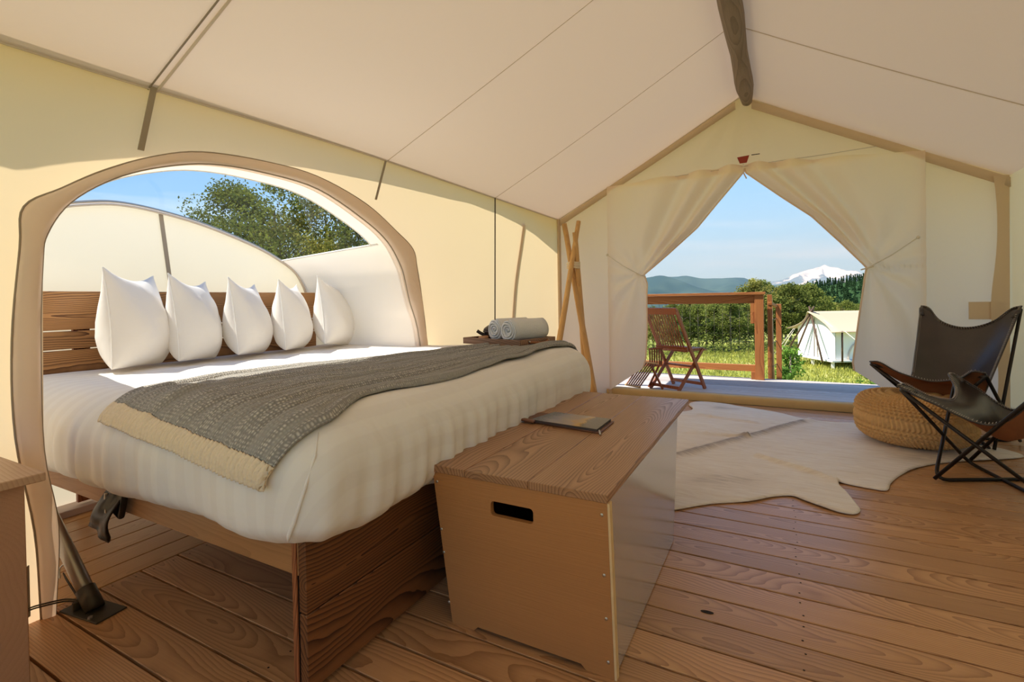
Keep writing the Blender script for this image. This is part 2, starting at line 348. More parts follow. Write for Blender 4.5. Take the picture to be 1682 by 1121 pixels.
def leaf_mat(name, c, tr=.35, var=.35):
    m, t, o = new_mat(name); L = t.links.new
    d = N(t, 'ShaderNodeBsdfDiffuse'); tb = N(t, 'ShaderNodeBsdfTranslucent'); x = N(t, 'ShaderNodeMixShader'); x.inputs[0].default_value = tr
    tcn = N(t, 'ShaderNodeTexCoord'); n = N(t, 'ShaderNodeTexNoise'); n.inputs['Scale'].default_value = 1.4; n.inputs['Detail'].default_value = 4; L(tcn.outputs['Object'], n.inputs[0])
    rp = N(t, 'ShaderNodeValToRGB'); L(n.outputs[0], rp.inputs[0]); rp.color_ramp.elements[0].position = .3; rp.color_ramp.elements[1].position = .7
    rp.color_ramp.elements[0].color = (*[v*(1-var) for v in c], 1); rp.color_ramp.elements[1].color = (c[0]*(1+var*1.3), c[1]*(1+var), c[2]*(1+var*.3), 1)
    oi = N(t, 'ShaderNodeObjectInfo'); hv = N(t, 'ShaderNodeHueSaturation'); mv = N(t, 'ShaderNodeMapRange'); mv.inputs[3].default_value = .8; mv.inputs[4].default_value = 1.25
    L(oi.outputs['Random'], mv.inputs[0]); L(mv.outputs[0], hv.inputs['Value']); L(rp.outputs[0], hv.inputs['Color'])
    L(hv.outputs[0], d.inputs[0]); L(hv.outputs[0], tb.inputs[0]); L(d.outputs[0], x.inputs[1]); L(tb.outputs[0], x.inputs[2]); L(x.outputs[0], o.inputs[0]); return m
M['leaf'] = leaf_mat('broad_leaf', (.17, .205, .055)); M['leaf2'] = leaf_mat('yellow_leaf', (.25, .25, .075)); M['needle'] = leaf_mat('conifer', (.035, .075, .035), .1)
M['freshneedle'] = leaf_mat('young_fir', (.16, .30, .06), .2)
M['bark'] = simple('bark', (.20, .16, .12), .9, nscale=8)
def ground_mat():
    m, t, o = new_mat('meadow'); L = t.links.new; b = pbsdf(t, (.2, .25, .05), .95, 0, .1); L(b.outputs[0], o.inputs[0])
    tcn = N(t, 'ShaderNodeTexCoord'); n = N(t, 'ShaderNodeTexNoise'); n.inputs['Scale'].default_value = .35; n.inputs['Detail'].default_value = 9; n.inputs['Roughness'].default_value = .7; L(tcn.outputs['Object'], n.inputs[0])
    rp = N(t, 'ShaderNodeValToRGB'); L(n.outputs[0], rp.inputs[0]); rp.color_ramp.elements[0].position = .33; rp.color_ramp.elements[0].color = (.20, .25, .05, 1)
    rp.color_ramp.elements[1].position = .66; rp.color_ramp.elements[1].color = (.50, .44, .17, 1); e = rp.color_ramp.elements.new(.5); e.color = (.34, .36, .09, 1); L(rp.outputs[0], b.inputs['Base Color']); return m
M['ground'] = ground_mat()
M['blade'] = leaf_mat('grass_blades', (.38, .40, .10), .3)
def hill_mat(name, c1, c2, scale):
    m, t, o = new_mat(name); L = t.links.new; b = pbsdf(t, c1, 1, 0, 0); L(b.outputs[0], o.inputs[0])
    tcn = N(t, 'ShaderNodeTexCoord'); n = N(t, 'ShaderNodeTexNoise'); n.inputs['Scale'].default_value = scale; n.inputs['Detail'].default_value = 8; L(tcn.outputs['Object'], n.inputs[0])
    rp = N(t, 'ShaderNodeValToRGB'); L(n.outputs[0], rp.inputs[0]); rp.color_ramp.elements[0].position = .38; rp.color_ramp.elements[0].color = (*c1, 1); rp.color_ramp.elements[1].position = .62; rp.color_ramp.elements[1].color = (*c2, 1); L(rp.outputs[0], b.inputs['Base Color']); return m
M['hill'] = hill_mat('forested_ridge', (.03, .06, .055), (.06, .10, .08), .03)
def snow_mat():
    m, t, o = new_mat('snow_and_rock'); L = t.links.new; b = pbsdf(t, (.9, .9, .9), .9, 0, .1); L(b.outputs[0], o.inputs[0])
    at = N(t, 'ShaderNodeAttribute', attribute_name='snow'); tcn = N(t, 'ShaderNodeTexCoord'); n = N(t, 'ShaderNodeTexNoise'); n.inputs['Scale'].default_value = .07; n.inputs['Detail'].default_value = 7; L(tcn.outputs['Object'], n.inputs[0])
    a = N(t, 'ShaderNodeMath', operation='MULTIPLY_ADD'); a.inputs[1].default_value = .8; L(n.outputs[0], a.inputs[0]); L(at.outputs['Fac'], a.inputs[2])
    rp = N(t, 'ShaderNodeValToRGB'); L(a.outputs[0], rp.inputs[0]); rp.color_ramp.elements[0].position = .70; rp.color_ramp.elements[0].color = (.10, .13, .15, 1); rp.color_ramp.elements[1].position = .82; rp.color_ramp.elements[1].color = (.80, .81, .83, 1); L(rp.outputs[0], b.inputs['Base Color']); return m
M['snow'] = snow_mat()
def print_mat():
    m, t, o = new_mat('photo_cover'); L = t.links.new; b = pbsdf(t, (.3, .3, .3), .18, 0, .6); L(b.outputs[0], o.inputs[0])
    uv = N(t, 'ShaderNodeUVMap'); s = N(t, 'ShaderNodeSeparateXYZ'); L(uv.outputs[0], s.inputs[0])
    n = N(t, 'ShaderNodeTexNoise'); n.inputs['Scale'].default_value = 4; n.inputs['Detail'].default_value = 5; L(uv.outputs[0], n.inputs[0])
    a = N(t, 'ShaderNodeMath', operation='MULTIPLY_ADD'); a.inputs[1].default_value = .45; L(n.outputs[0], a.inputs[0]); L(s.outputs['X'], a.inputs[2])
    rp = N(t, 'ShaderNodeValToRGB'); L(a.outputs[0], rp.inputs[0]); els = rp.color_ramp.elements
    els[0].position = .25; els[0].color = (.05, .07, .10, 1); els[1].position = 1.3; els[1].color = (.10, .08, .06, 1)
    for p, c in ((.5, (.22, .20, .24, 1)), (.8, (.35, .27, .22, 1)), (.92, (.50, .30, .10, 1)), (.99, (.14, .10, .05, 1))): q = els.new(p); q.color = c
    L(rp.outputs[0], b.inputs['Base Color']); return m
M['print'] = print_mat()

# ============================================================ THE SETTING
XL, XR, YB, YF, ZE, XRDG, ZRDG = -2.2, 1.6, -1.7, 5.27, 1.955, -.28, 2.965
PITCH = .136
def planks_x(parent, x0, x1, j0, k0, k1, mat, z=0, th=.034, gap=.008):
    me = {}
    for k in range(k0, k1):
        y0 = j0+PITCH*k+gap/2; y1 = j0+PITCH*(k+1)-gap/2
        if not me:
            bm = bmesh.new(); addbox(bm, (0, 0, 0), (x1-x0, y1-y0, th), .0018); m_ = bpy.data.meshes.new('plank'); bmesh.ops.recalc_face_normals(bm, faces=bm.faces); bm.to_mesh(m_); bm.free(); m_.materials.append(mat); me['m'] = m_
        o = bpy.data.objects.new('plank', me['m']); COL.objects.link(o); o.parent = parent; o.location = ((x0+x1)/2, (y0+y1)/2, z-th/2+random.uniform(-.0006, .0006))
floor = box('floor', (-3.3, YB, -.20), (XR+.05, YF+.05, -.045), M['dark'], bev=0); tag(floor, kind='structure')
floor_p = floor
off = floor.location.copy()
def reparent(parent, before):
    for o in list(COL.objects):
        if o not in before and o.parent is parent: o.location = o.location-parent.location
_b = set(COL.objects)
planks_x(floor, -2.237, XR+.04, 1.549, -23, 27, M['floor_x'])
for k in range(8):
    x1 = -2.243-PITCH*k; x0 = max(x1-PITCH+.0055, -3.3)
    box('plank', (x0, .55, -.034), (x1-.0, 2.95, 0), M['floor_y'], floor, .0018)
# screw heads along the joist lines, too small to pick apart
vs_, fs_ = [], []
for xj in (-2.205, -1.30, .06, 1.26):
    for k in range(-8, 27):
        for dy in (.03, .104):
            cx_, cy_ = xj+random.uniform(-.006, .006)+.02*(xj > 0)*0, 1.549+PITCH*k+dy
            o_ = len(vs_)
            for q in range(8): a = 2*PI*q/8; vs_.append((cx_+0.0034*math.cos(a), cy_+0.0034*math.sin(a), .0006))
            vs_.append((cx_, cy_, .0009))
            for q in range(8): fs_.append((o_+q, o_+(q+1) % 8, o_+8))
sc_o = py('screw_heads', vs_, fs_, M['dark'], floor, smooth=False); tag(sc_o, kind='stuff')
# the black knot hole
bm = bmesh.new(); bmesh.ops.create_circle(bm, cap_ends=True, radius=.5, segments=14)
for v in bm.verts: v.co.x *= .042; v.co.y *= .017; v.co.z = .0011
bmo('knot_hole', bm, M['dark'], floor, loc=(-.215, 1.73, 0), rot=(0, 0, .1))
reparent(floor, _b)

def edrop(y): return .045*sstep(2.4, .5, y)
def roofz(x): return ZRDG-(ZRDG-ZE)*abs(x-XRDG)/(XRDG-XL if x < XRDG else XR-XRDG)
# ceiling: both slopes of the canvas roof
vs_, fs_ = [], []; NX, NY = 24, 40
for j in range(NY+1):
    y = lerp(YB, YF+.02, j/NY)
    for i in range(2*NX+1):
        t = i/NX
        x = lerp(XL, XRDG, t) if t <= 1 else lerp(XRDG, XR, t-1)
        s = (t if t <= 1 else t-1)
        z = roofz(x)-.025*math.sin(PI*s)*(.6+.4*math.sin(y*2.4))-(edrop(y)*(1-s)**2 if t <= 1 else 0)
        vs_.append((x, y, z))
for j in range(NY):
    for i in range(2*NX): a = j*(2*NX+1)+i; fs_.append((a, a+1, a+2*NX+2, a+2*NX+1))
ceil = py('ceiling', vs_, fs_, M['roof']); tag(ceil, kind='structure')
def roofseam(name, y0, y1, side, mat, w=.008):
    """a stitched seam running up the slope from the eave to the ridge, following the cloth"""
    vs, fs = [], []
    for i in range(33):
        s = i/32; x = lerp(XL, XRDG, s) if side < 0 else lerp(XR, XRDG, s); y = lerp(y0, y1, s)
        z = roofz(x)-.025*math.sin(PI*s)*(.6+.4*math.sin(y*2.4))-.004-(edrop(y)*(1-s)**2 if side < 0 else 0)
        vs += [(x, y-w/2, z), (x, y+w/2, z), (x, y+w/2, z-.003), (x, y-w/2, z-.003)]
    for i in range(32):
        a = i*4
        for q in range(4): fs.append((a+q, a+(q+1) % 4, a+4+(q+1) % 4, a+4+q))
    return py(name, vs, fs, mat, ceil, smooth=False)
roofseam('seam', 1.06, 1.16, -1, M['seam'], .006); roofseam('seam', 1.09, 1.19, -1, M['seamlight'], .010)
roofseam('seam', 2.42, 2.62, -1, M['seamlight'], .003)
roofseam('seam', 3.79, 3.85, -1, M['seamlight'], .004); roofseam('seam', 3.96, 3.80, 1, M['seamlight'], .010)

# left wall with the arched opening into the alcove
OUTER = [(.69, 0), (.68, .3), (.64, .63), (.639, .946), (.665, 1.25), (.678, 1.387), (.778, 1.467), (.904, 1.558), (1.068, 1.648), (1.26, 1.716), (1.548, 1.746), (1.871, 1.74), (2.229, 1.65), (2.496, 1.514), (2.66, 1.41), (2.70, 1.285), (2.74, 1.1), (2.791, .771), (2.87, 0)]
INNER = [(.725, 0), (.74, .3), (.709, .568), (.709, .94), (.72, 1.2), (.735, 1.30), (.80, 1.42), (.93, 1.53), (1.09, 1.61), (1.29, 1.669), (1.546, 1.688), (1.869, 1.667), (2.2, 1.545), (2.40, 1.43), (2.52, 1.28), (2.56, 1.18), (2.60, 1.05), (2.70, .776), (2.80, 0)]
BACK = [(.86, 0), (.86, .3), (.86, .6), (.865, .94), (.88, 1.2), (.93, 1.36), (1.02, 1.49), (1.12, 1.57), (1.22, 1.605), (1.388, 1.633), (1.61, 1.618), (1.888, 1.565), (2.223, 1.461), (2.42, 1.37), (2.529, 1.30), (2.59, 1.22), (2.64, 1.1), (2.69, .776), (2.75, 0)]
def dense(L, k=5): return [(p.y, p.z) for p in crom([(0, a, b) for a, b in L], k)]
OUT_D, IN_D, BK_D = dense(OUTER), dense(INNER), dense(BACK)
def archz(y):
    ys = [p[0] for p in IN_D]; 
    if y <= .725 or y >= 2.79: return 0
    best = 0
    for (a, za), (b, zb) in zip(IN_D[:-1], IN_D[1:]):
        lo, hi = min(a, b), max(a, b)
        if lo <= y <= hi and hi-lo > 1e-6: best = max(best, za+(zb-za)*(y-a)/(b-a))
    return best
ys_ = sorted(set([YB+(.70-YB)*i/14 for i in range(15)]+[.7251, .74]+[.74+i*.02 for i in range(103)]+[2.795]+[2.80+i*(YF-2.80)/30 for i in range(31)]))
vs_, fs_ = [], []; NZ = 14
for y in ys_:
    zb = max(0, archz(y)+.012 if archz(y) > 0 else 0)
    ztop = ZE-edrop(y)
    for j in range(NZ+1):
        z = lerp(zb, ztop, j/NZ)
        x = XL-.012*math.sin(PI*z/ZE)*(1+math.sin(y*1.7)) - .004*nz3(y, z, 1.3, 3)
        if .6 < y < 2.9: x = XL
        vs_.append((x, y, z))
for i in range(len(ys_)-1):
    for j in range(NZ): a = i*(NZ+1)+j; fs_.append((a, a+1, a+NZ+2, a+NZ+1))
wl = py('wall_left', vs_, fs_, M['wallcanvas']); tag(wl, kind='structure')
# sleeve round the arch (raised, lined in the warmer cloth)
vs_, fs_ = [], []
for (a, b), (c, d) in zip(OUT_D, IN_D):
    rip = .006*math.sin(b*19+a*7)
    vs_ += [(XL+.004, a, b), (XL+.022+rip, a*.85+c*.15, b*.85+d*.15), (XL+.028+rip, a*.25+c*.75, b*.25+d*.75), (XL+.022, a*.06+c*.94, b*.06+d*.94), (XL-.03, c, d)]
for i in range(len(OUT_D)-1):
    for q in range(4): k = i*5+q; fs_.append((k, k+1, k+6, k+5))
sl_ = py('arch_sleeve', vs_, fs_, M['band'], wl)
piping = tube('piping', [(XL+.006, a, b) for a, b in OUT_D], .0035, M['strap'], wl, 6)
piping2 = tube('piping', [(XL+.012, c*.97+a*.03, d*.97+b*.03) for (a, b), (c, d) in zip(OUT_D, IN_D)], .0045, M['strap'], wl, 6)
# alcove shell: white cloth below, clear vinyl above
def shell(i0, i1, t0, t1, name, mat, parent=None, nt_=10):
    vs, fs = [], []; idx = range(i0, i1+1)
    for t in range(nt_+1):
        w = lerp(t0, t1, t/nt_)
        for i in idx:
            a, b = IN_D[i]; c, d = BK_D[i]; vs.append((lerp(XL-.02, -3.25, w), lerp(a, c, w), lerp(b, d, w)-.0*w))
    n = len(idx)
    for t in range(nt_):
        for i in range(n-1): a = t*n+i; fs.append((a, a+1, a+n+1, a+n))
    return py(name, vs, fs, mat, parent)
I0, I1, IE = 5*5, 13*5, len(IN_D)-1
wa = shell(0, I0, 0, 1, 'wall_alcove', M['whitecanvas']); tag(wa, kind='structure')
wa2 = shell(I1, IE, 0, 1, 'wall_alcove', M['whitecanvas']); tag(wa2, kind='structure')
wa3 = shell(I0, I1, 0, .11, 'window_frame', M['whitecanvas'])
w1 = shell(I0, I1, .11, 1, 'window_1', M['clear']); tag(w1, kind='structure'); wa3.parent = w1
tube('window_edge', [(lerp(XL-.02, -3.25, .11)+.002, lerp(IN_D[i][0], BK_D[i][0], .11), lerp(IN_D[i][1], BK_D[i][1], .11)) for i in range(I0, I1+1)], .004, M['piping'], w1, 6)
tube('window_edge', [(lerp(XL-.02, -3.25, w), lerp(IN_D[I1][0], BK_D[I1][0], w), lerp(IN_D[I1][1], BK_D[I1][1], w)) for w in (0.05, .3, .6, 1)], .006, M['piping'], w1, 6)
# alcove back
cpt = (1.75, .8); vs_ = [(-3.25, *cpt)]; fs_ = []; NR = 6
for r in range(1, NR+1):
    for a, b in BK_D: vs_.append((-3.25+.0*r, lerp(cpt[0], a, r/NR), lerp(cpt[1], b, r/NR)))
n = len(BK_D)
for i in range(n): fs_.append((0, 1+i, 1+(i+1) % n))
for r in range(NR-1):
    for i in range(n): a = 1+r*n+i; b = 1+r*n+(i+1) % n; fs_.append((a, a+n, b+n, b))
wb = py('wall_alcove_back', vs_, fs_, M['whitecanvas'], smooth=False); tag(wb, kind='structure')
tube('hoop_tube', [(-3.245, a, b) for a, b in BK_D], .011, M['alu'], wb, 8)
tube('hem', [(-3.225, lerp(1.7, a, .985), lerp(.8, b, .983)) for a, b in BK_D], .008, M['seamlight'], wb, 6)
py('webbing', [(-3.243, 1.60, 1.60), (-3.243, 1.625, 1.60), (-3.243, 1.675, 1.12), (-3.243, 1.65, 1.12)], [(0, 1, 2, 3)], M['strap'], wb, smooth=False)
cb_ = box('trim_1', (-3.245, .80, 0), (-3.13, 2.80, .035), M['curb']); tag(cb_, kind='structure')
# right wall, back wall (behind the camera, opening added to let sky light in)
vs_, fs_, _ = grid(40, 12, lambda u, v: (XR+.02*math.sin(PI*v)*math.sin(u*40)*.5, lerp(YB, YF, u), v*ZE))
wr = py('wall_right', vs_, fs_, M['wallcanvas']); tag(wr, kind='structure')
def wallband(name, x0, x1, y, n=30, zb=lambda x: 0):
    vs, fs = [], []
    for i in range(n+1):
        x = lerp(x0, x1, i/n); 
        for j in range(9): z = lerp(zb(x), roofz(x), j/8); vs.append((x, y+.015*nz3(x, z, y, 2.2), z))
    for i in range(n):
        for j in range(8): a = i*9+j; fs.append((a, a+1, a+10, a+9))
    return vs, fs
V, Fc = merge([wallband('', XL, -1.95, YB), wallband('', 1.35, XR, YB), wallband('', -1.95, 1.35, YB, zb=lambda x: min(2.35, roofz(x)-.08))])
wbk = py('wall_back', V, Fc, M['canvas']); tag(wbk, kind='structure')
# front wall: side panels and gable; the flaps hang in front of it
def fy(x, z): return YF-.02+.010*math.sin(9*x+2*z)*sstep(2.9, 2.2, z)+.008*nz3(x, z, 0, 2.5)
def fband(x0, x1, zb, n=34):
    vs, fs = [], []
    for i in range(n+1):
        x = lerp(x0, x1, i/n)
        for j in range(13):
            z = lerp(zb, roofz(x), j/12)
            # folds fanning out of the apex
            ph = math.atan2(x+.28, 2.97-z+.02); d = math.hypot(x+.28, 2.97-z)
            vs.append((x, fy(x, z)+(.014*math.cos(ph*14)*min(1, d*2)*math.exp(-d*.7) if zb > 1 else 0), z))
    for i in range(n):
        for j in range(12): a = i*13+j; fs.append((a, a+1, a+14, a+13))
    return vs, fs
V, Fc = merge([fband(XL, -1.60, 0, 16), fband(1.07, XR, 0, 16), fband(-1.60, 1.07, 2.24, 90)])
wf = py('wall_front', V, Fc, M['canvas']); tag(wf, kind='structure')
# seams of the front wall
tube('seam', [(x, fy(x, 2.315)-.02, 2.29+.02*(x+.28)) for x in np.linspace(-1.25, 1.0, 30)], .0035, M['seamlight'], wf, 5)
tube('seam', [(-1.612, YF-.045, z) for z in np.linspace(.05, 2.24, 20)], .003, M['seamlight'], wf, 5)
tube('seam', [(1.083, YF-.045, z) for z in np.linspace(.05, 2.22, 20)], .003, M['seamlight'], wf, 5)
py('stitched_patch', [(1.35, YF-.05, .97), (1.57, YF-.05, .97), (1.57, YF-.05, .83), (1.35, YF-.05, .83)], [(0, 1, 2, 3)], M['trimcanvas'], wf, smooth=False)
def slopetrim(x0, x1, w, name):
    vs, fs = [], []
    for i in range(25):
        x = lerp(x0, x1, i/24); z = roofz(x)-.02
        vs += [(x, YF-.055, z), (x, YF-.06, z-w), (x, YF-.03, z-w)]
    for i in range(24): a = i*3; fs += [(a, a+1, a+4, a+3), (a+1, a+2, a+5, a+4)]
    o = py(name, vs, fs, M['trimcanvas']); tag(o, kind='structure'); return o
slopetrim(-.34, XL, .065, 'trim_2'); slopetrim(-.20, XR, .075, 'trim_3')
t4 = box('trim_4', (XL+.005, YF-.09, .0), (XL+.03, YF-.03, ZE), M['trimcanvas']); tag(t4, kind='structure')
t5 = py('trim_5', [(1.50+.02*math.sin(z*5), YF-.07+.01*math.sin(z*9), z) if k == 0 else (1.595, YF-.05, z) for z in np.linspace(0, ZE, 20) for k in (0, 1)], [(2*i, 2*i+1, 2*i+3, 2*i+2) for i in range(19)], M['trimcanvas']); tag(t5, kind='structure')
# sill wrapped in canvas
vs_, fs_, _ = grid(90, 8, lambda u, v: (lerp(-1.66, 1.6, u), YF-.03+[0, 0, 0, .005, .02, .05, .08, .10, .10][int(v*8)]+.003*nz3(u*40, v*3, 0), [0, .025, .05, .066, .074, .076, .074, .06, .0][int(v*8)]+.004*nz3(u*25, v*2, 1)))
t6 = py('trim_6', vs_, fs_, simple('sill_canvas', (.60, .42, .20), .85, nscale=5, namt=.1, bump=.3, bscale=18)); tag(t6, kind='structure')
# webbing straps down from the left eave
def strapband(pts, w, parent, mat, name='strap'):
    vs, fs = [], []
    for p in pts: p = Vector(p); vs += [p+Vector((0, -w/2, 0)), p+Vector((0, w/2, 0)), p+Vector((.004, w/2, 0)), p+Vector((.004, -w/2, 0))]
    for i in range(len(pts)-1):
        a = i*4
        for q in range(4): fs.append((a+q, a+(q+1) % 4, a+4+(q+1) % 4, a+4+q))
    return py(name, vs, fs, mat, parent, smooth=False)
strapband([(XL+.012, 1.075, ZE-.03), (XL+.016, 1.02, 1.66)], .022, wl, M['strap'], 'webbing')
strapband([(XL+.012, 2.40, ZE-.005), (XL+.016, 2.30, 1.685)], .016, wl, M['strap'], 'webbing')
tube('eave_seam', [(XL+.008, y, ZE-.004-edrop(y)) for y in np.linspace(-.8, 5.2, 30)], .004, M['seamlight'], wl, 6)
tube('tension_rod', [(XL+.02, 3.77, ZE-.005), (XL+.02, 3.73, .88), (XL+.02, 3.71, .02)], .0055, M['bracket'], wl, 8)
strapband([(XL-.03, 4.38, 1.80), (XL-.045, 4.20, 1.2), (XL-.05, 4.13, .85), (XL-.05, 4.1, .1)], .07, wl, M['trimcanvas'], 'outer_webbing')
# fly sheet overhanging the left eave outside
sh = [(-1.7, 1.6), (-.3, 1.75), (.3, 1.6), (.63, 1.51), (.78, 1.58), (1.05, 1.67), (1.46, 1.75), (1.8, 1.795), (2.4, 1.83), (3.38, 1.862), (3.85, 1.84), (4.23, 1.80), (4.63, 1.73), (5.19, 1.58), (5.3, 1.55)]
vs_, fs_ = [], []
for y in np.linspace(YB, 5.3, 90):
    zs = interp(y, [a for a, b in sh], [b for a, b in sh]); e_ = (2.0-zs)/(.526+1.72)
    for q in range(4): x = XL-.01-e_*q/3; vs_.append((x, y-.57*e_*q/3, 2.0+.526*(x-XL)))
for i in range(89):
    for q in range(3): a = i*4+q; fs_.append((a, a+1, a+5, a+4))
fly = py('trim_7', vs_, fs_, cloth('fly_cloth', (.5, .42, .32), .03)); tag(fly, kind='structure')

vs_, fs_, _ = grid(24, 6, lambda u, v: (lerp(XL-.14, XR+.14, u), lerp(5.2, 6.0, v), ZRDG+.07-.526*abs(lerp(XL-.14, XR+.14, u)-XRDG)))
pf_ = py('trim_8', vs_, fs_, fly.data.materials[0]); tag(pf_, kind='structure')
# ridge log
pts = [Vector((-.245-.01*math.sin(y), y, 2.875+.008*math.sin(y*1.3))) for y in np.linspace(YB-.1, 5.16, 40)]
vs_, fs_ = sweep(pts, [.066+.005*math.sin(i*.9) for i in range(38)]+[.060, .045], 20)
vs_ = [v+Vector((.006*nz3(v.x, v.y*.6, v.z, 9), 0, .006*nz3(v.x+5, v.y*.6, v.z, 9))) for v in vs_]
log = py('ridge_pole', vs_, fs_, M['log']); tag(log, 'weathered grey-brown log running along the tent ridge under the roof', 'beam')

# ============================================================ DOOR FLAPS
def flap(name, xo, E, tie, zb, label, side):
    def fn(u, v):
        k = [e_[0] for e_ in E]; ex = interp(v, k, [e_[1] for e_ in E]); ez = interp(v, k, [e_[2] for e_ in E])
        ox, oz = xo, lerp(roofz(xo)-.015, zb, v)
        x, z = lerp(ox, ex, u), lerp(oz, ez, u)
        d = math.hypot(x-tie[0], z-tie[1]); ph = math.atan2(x-tie[0], z-tie[1])
        if z > tie[1]:
            y = .052*math.cos(19*u*u+2*v)*sstep(.0, .6, u)*(1-.5*v)*min(1, d*2.5)
            y += .012*math.cos(ph*11+1)*math.exp(-d*.8)*min(1, d*4)
        else: y = .050*math.cos(ph*10)*min(1, d*1.6)*math.exp(-d*.5)*sstep(0, .35, u)
        y += .006*nz3(x*2, z*2, 4)
        return (x, YF-.075+y-.03*math.exp(-d*5), z)
    vs, fs, _ = grid(90, 110, fn)
    o = py(name, vs, fs, M['canvas']); tag(o, label, 'curtain')
    r = [Vector(fn(1, v)) for v in np.linspace(.02, 1, 80)]
    tube('hem', r, .007, M['canvas'], o, 6)
    return o, fn
EL = [(0, -.275, 2.31), (.04, -.275, 2.235), (.20, -.52, 1.95), (.32, -.70, 1.735), (.45, -.98, 1.49), (.54, -1.215, 1.29), (.58, -1.19, 1.20), (.8, -1.20, .75), (.95, -1.225, .40), (1, -1.26, .30)]
fl, fnl = flap('door_flap', -1.61, EL, (-1.27, 1.29), .055, 'cream canvas door flap tied back on the left of the tent opening', -1)
ER = [(0, -.268, 2.31), (.04, -.262, 2.235), (.20, .04, 1.965), (.34, .28, 1.76), (.46, .50, 1.50), (.54, .675, 1.275), (.58, .66, 1.18), (.8, .61, .75), (.95, .575, .45), (1, .585, .38)]
frp, fnr = flap('door_flap', 1.08, ER, (.70, 1.275), .03, 'cream canvas door flap tied back on the right of the tent opening', 1)
for a, b, nm, ow in (((-1.60, 1.515), (-1.25, 1.285), 'left', fl), ((1.02, 1.505), (.68, 1.27), 'right', frp)):
    o = tube('tie_cord', [(a[0], YF-.13, a[1]), (lerp(a[0], b[0], .5), YF-.15, lerp(a[1], b[1], .5)-.012), (b[0], YF-.135, b[1])], .0045, M['cord'], ow, 6)
    bm = bmesh.new(); bmesh.ops.create_uvsphere(bm, u_segments=10, v_segments=8, radius=.013); bmo('toggle', bm, M['cord'], ow, smooth=True, loc=(a[0], YF-.13, a[1]))
    s = -1 if nm == 'left' else 1
    tube('tie_loop', [(b[0]+.07*math.cos(t)*.6, YF-.10+.05*math.sin(t), b[1]+.012*math.cos(t)*s) for t in np.linspace(0, 2*PI, 20)], .006, M['cord'], ow, 6)
rp_ = empty('apex_patch', (-.272, YF-.125, 2.33)); tag(rp_, 'small red leather patch with a hanging toggle at the top of the door opening', 'patch')
py('patch', [(-.052, 0, .03), (.052, 0, .036), (.030, 0, -.03), (-.030, 0, -.03), (-.052, -.006, .03), (.052, -.006, .036), (.030, -.006, -.03), (-.030, -.006, -.03)], [(0, 1, 2, 3), (7, 6, 5, 4), (0, 4, 5, 1), (1, 5, 6, 2), (2, 6, 7, 3), (3, 7, 4, 0)], M['red'], rp_, smooth=False)
tube('cord', [(0, -.004, -.03), (.002, -.004, -.08), (-.004, -.004, -.11)], .003, M['cord'], rp_, 6)
bm = bmesh.new(); addbox(bm, (.012, -.004, -.145), (.012, .012, .075), .003, Matrix.Translation((.012, 0, -.145))@Matrix.Rotation(-.4, 4, 'Y')@Matrix.Translation((-.012, 0, .145))); bmo('toggle', bm, M['seamlight'], rp_)
bm = bmesh.new(); addbox(bm, (.105, -.004, .035), (.07, .004, .007), .001); bmo('tab', bm, M['dark'], rp_)

# ============================================================ BED
BX0, BX1, BY0, BY1 = -3.10, -1.10, .87, 2.86
bed = empty('bed', (-2.1, 1.87, 0)); tag(bed, 'wooden platform bed with plank headboard and footboard in the arched alcove', 'bed')
_b = set(COL.objects)
box('side_rail', (BX0, BY0, .325), (-1.128, BY0+.028, .432), M['bed_x'], bed, .002)
box('side_rail', (BX0, BY1-.028, .325), (-1.128, BY1, .432), M['bed_x'], bed, .002)
fb = box('footboard', (-1.136, BY0+.004, .02), (-1.1285, BY1-.004, .43), M['dark'], bed, 0)
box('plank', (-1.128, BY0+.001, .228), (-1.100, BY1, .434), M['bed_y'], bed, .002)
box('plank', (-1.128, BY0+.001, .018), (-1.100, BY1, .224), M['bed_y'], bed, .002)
box('corner_post', (-1.145, BY0-.006, .012), (-1.1295, BY0, .434), M['bed_z'], bed, .001)
for y0 in (BY0+.05, BY1-.13): box('leg', (-1.21, y0, 0), (-1.14, y0+.07, .40), M['bed_z'], bed, .003)
for y0 in (BY0+.05, BY1-.13): box('leg', (-3.10, y0, 0), (-3.03, y0+.07, .40), M['bed_z'], bed, .003)
box('slat_deck', (BX0, BY0+.03, .39), (-1.14, BY1-.03, .42), M['bed_x'], bed, .002)
for y0_ in (1.15, 2.30): box('batten', (-3.185, y0_, .05), (-3.1605, y0_+.07, 1.10), M['bed_z'], bed, .002)
z = .29
for h in (.205, .115, .15, .075, .085, .195):
    if z+h > 1.14: break
    z += h
for z0, z1 in ((.29, .50), (.507, .700), (.707, .836), (.843, .932), (.939, 1.132)): box('plank', (-3.160, .94, z0), (-3.125, 2.62, z1), M['head'], bed, .002)
reparent(bed, _b)

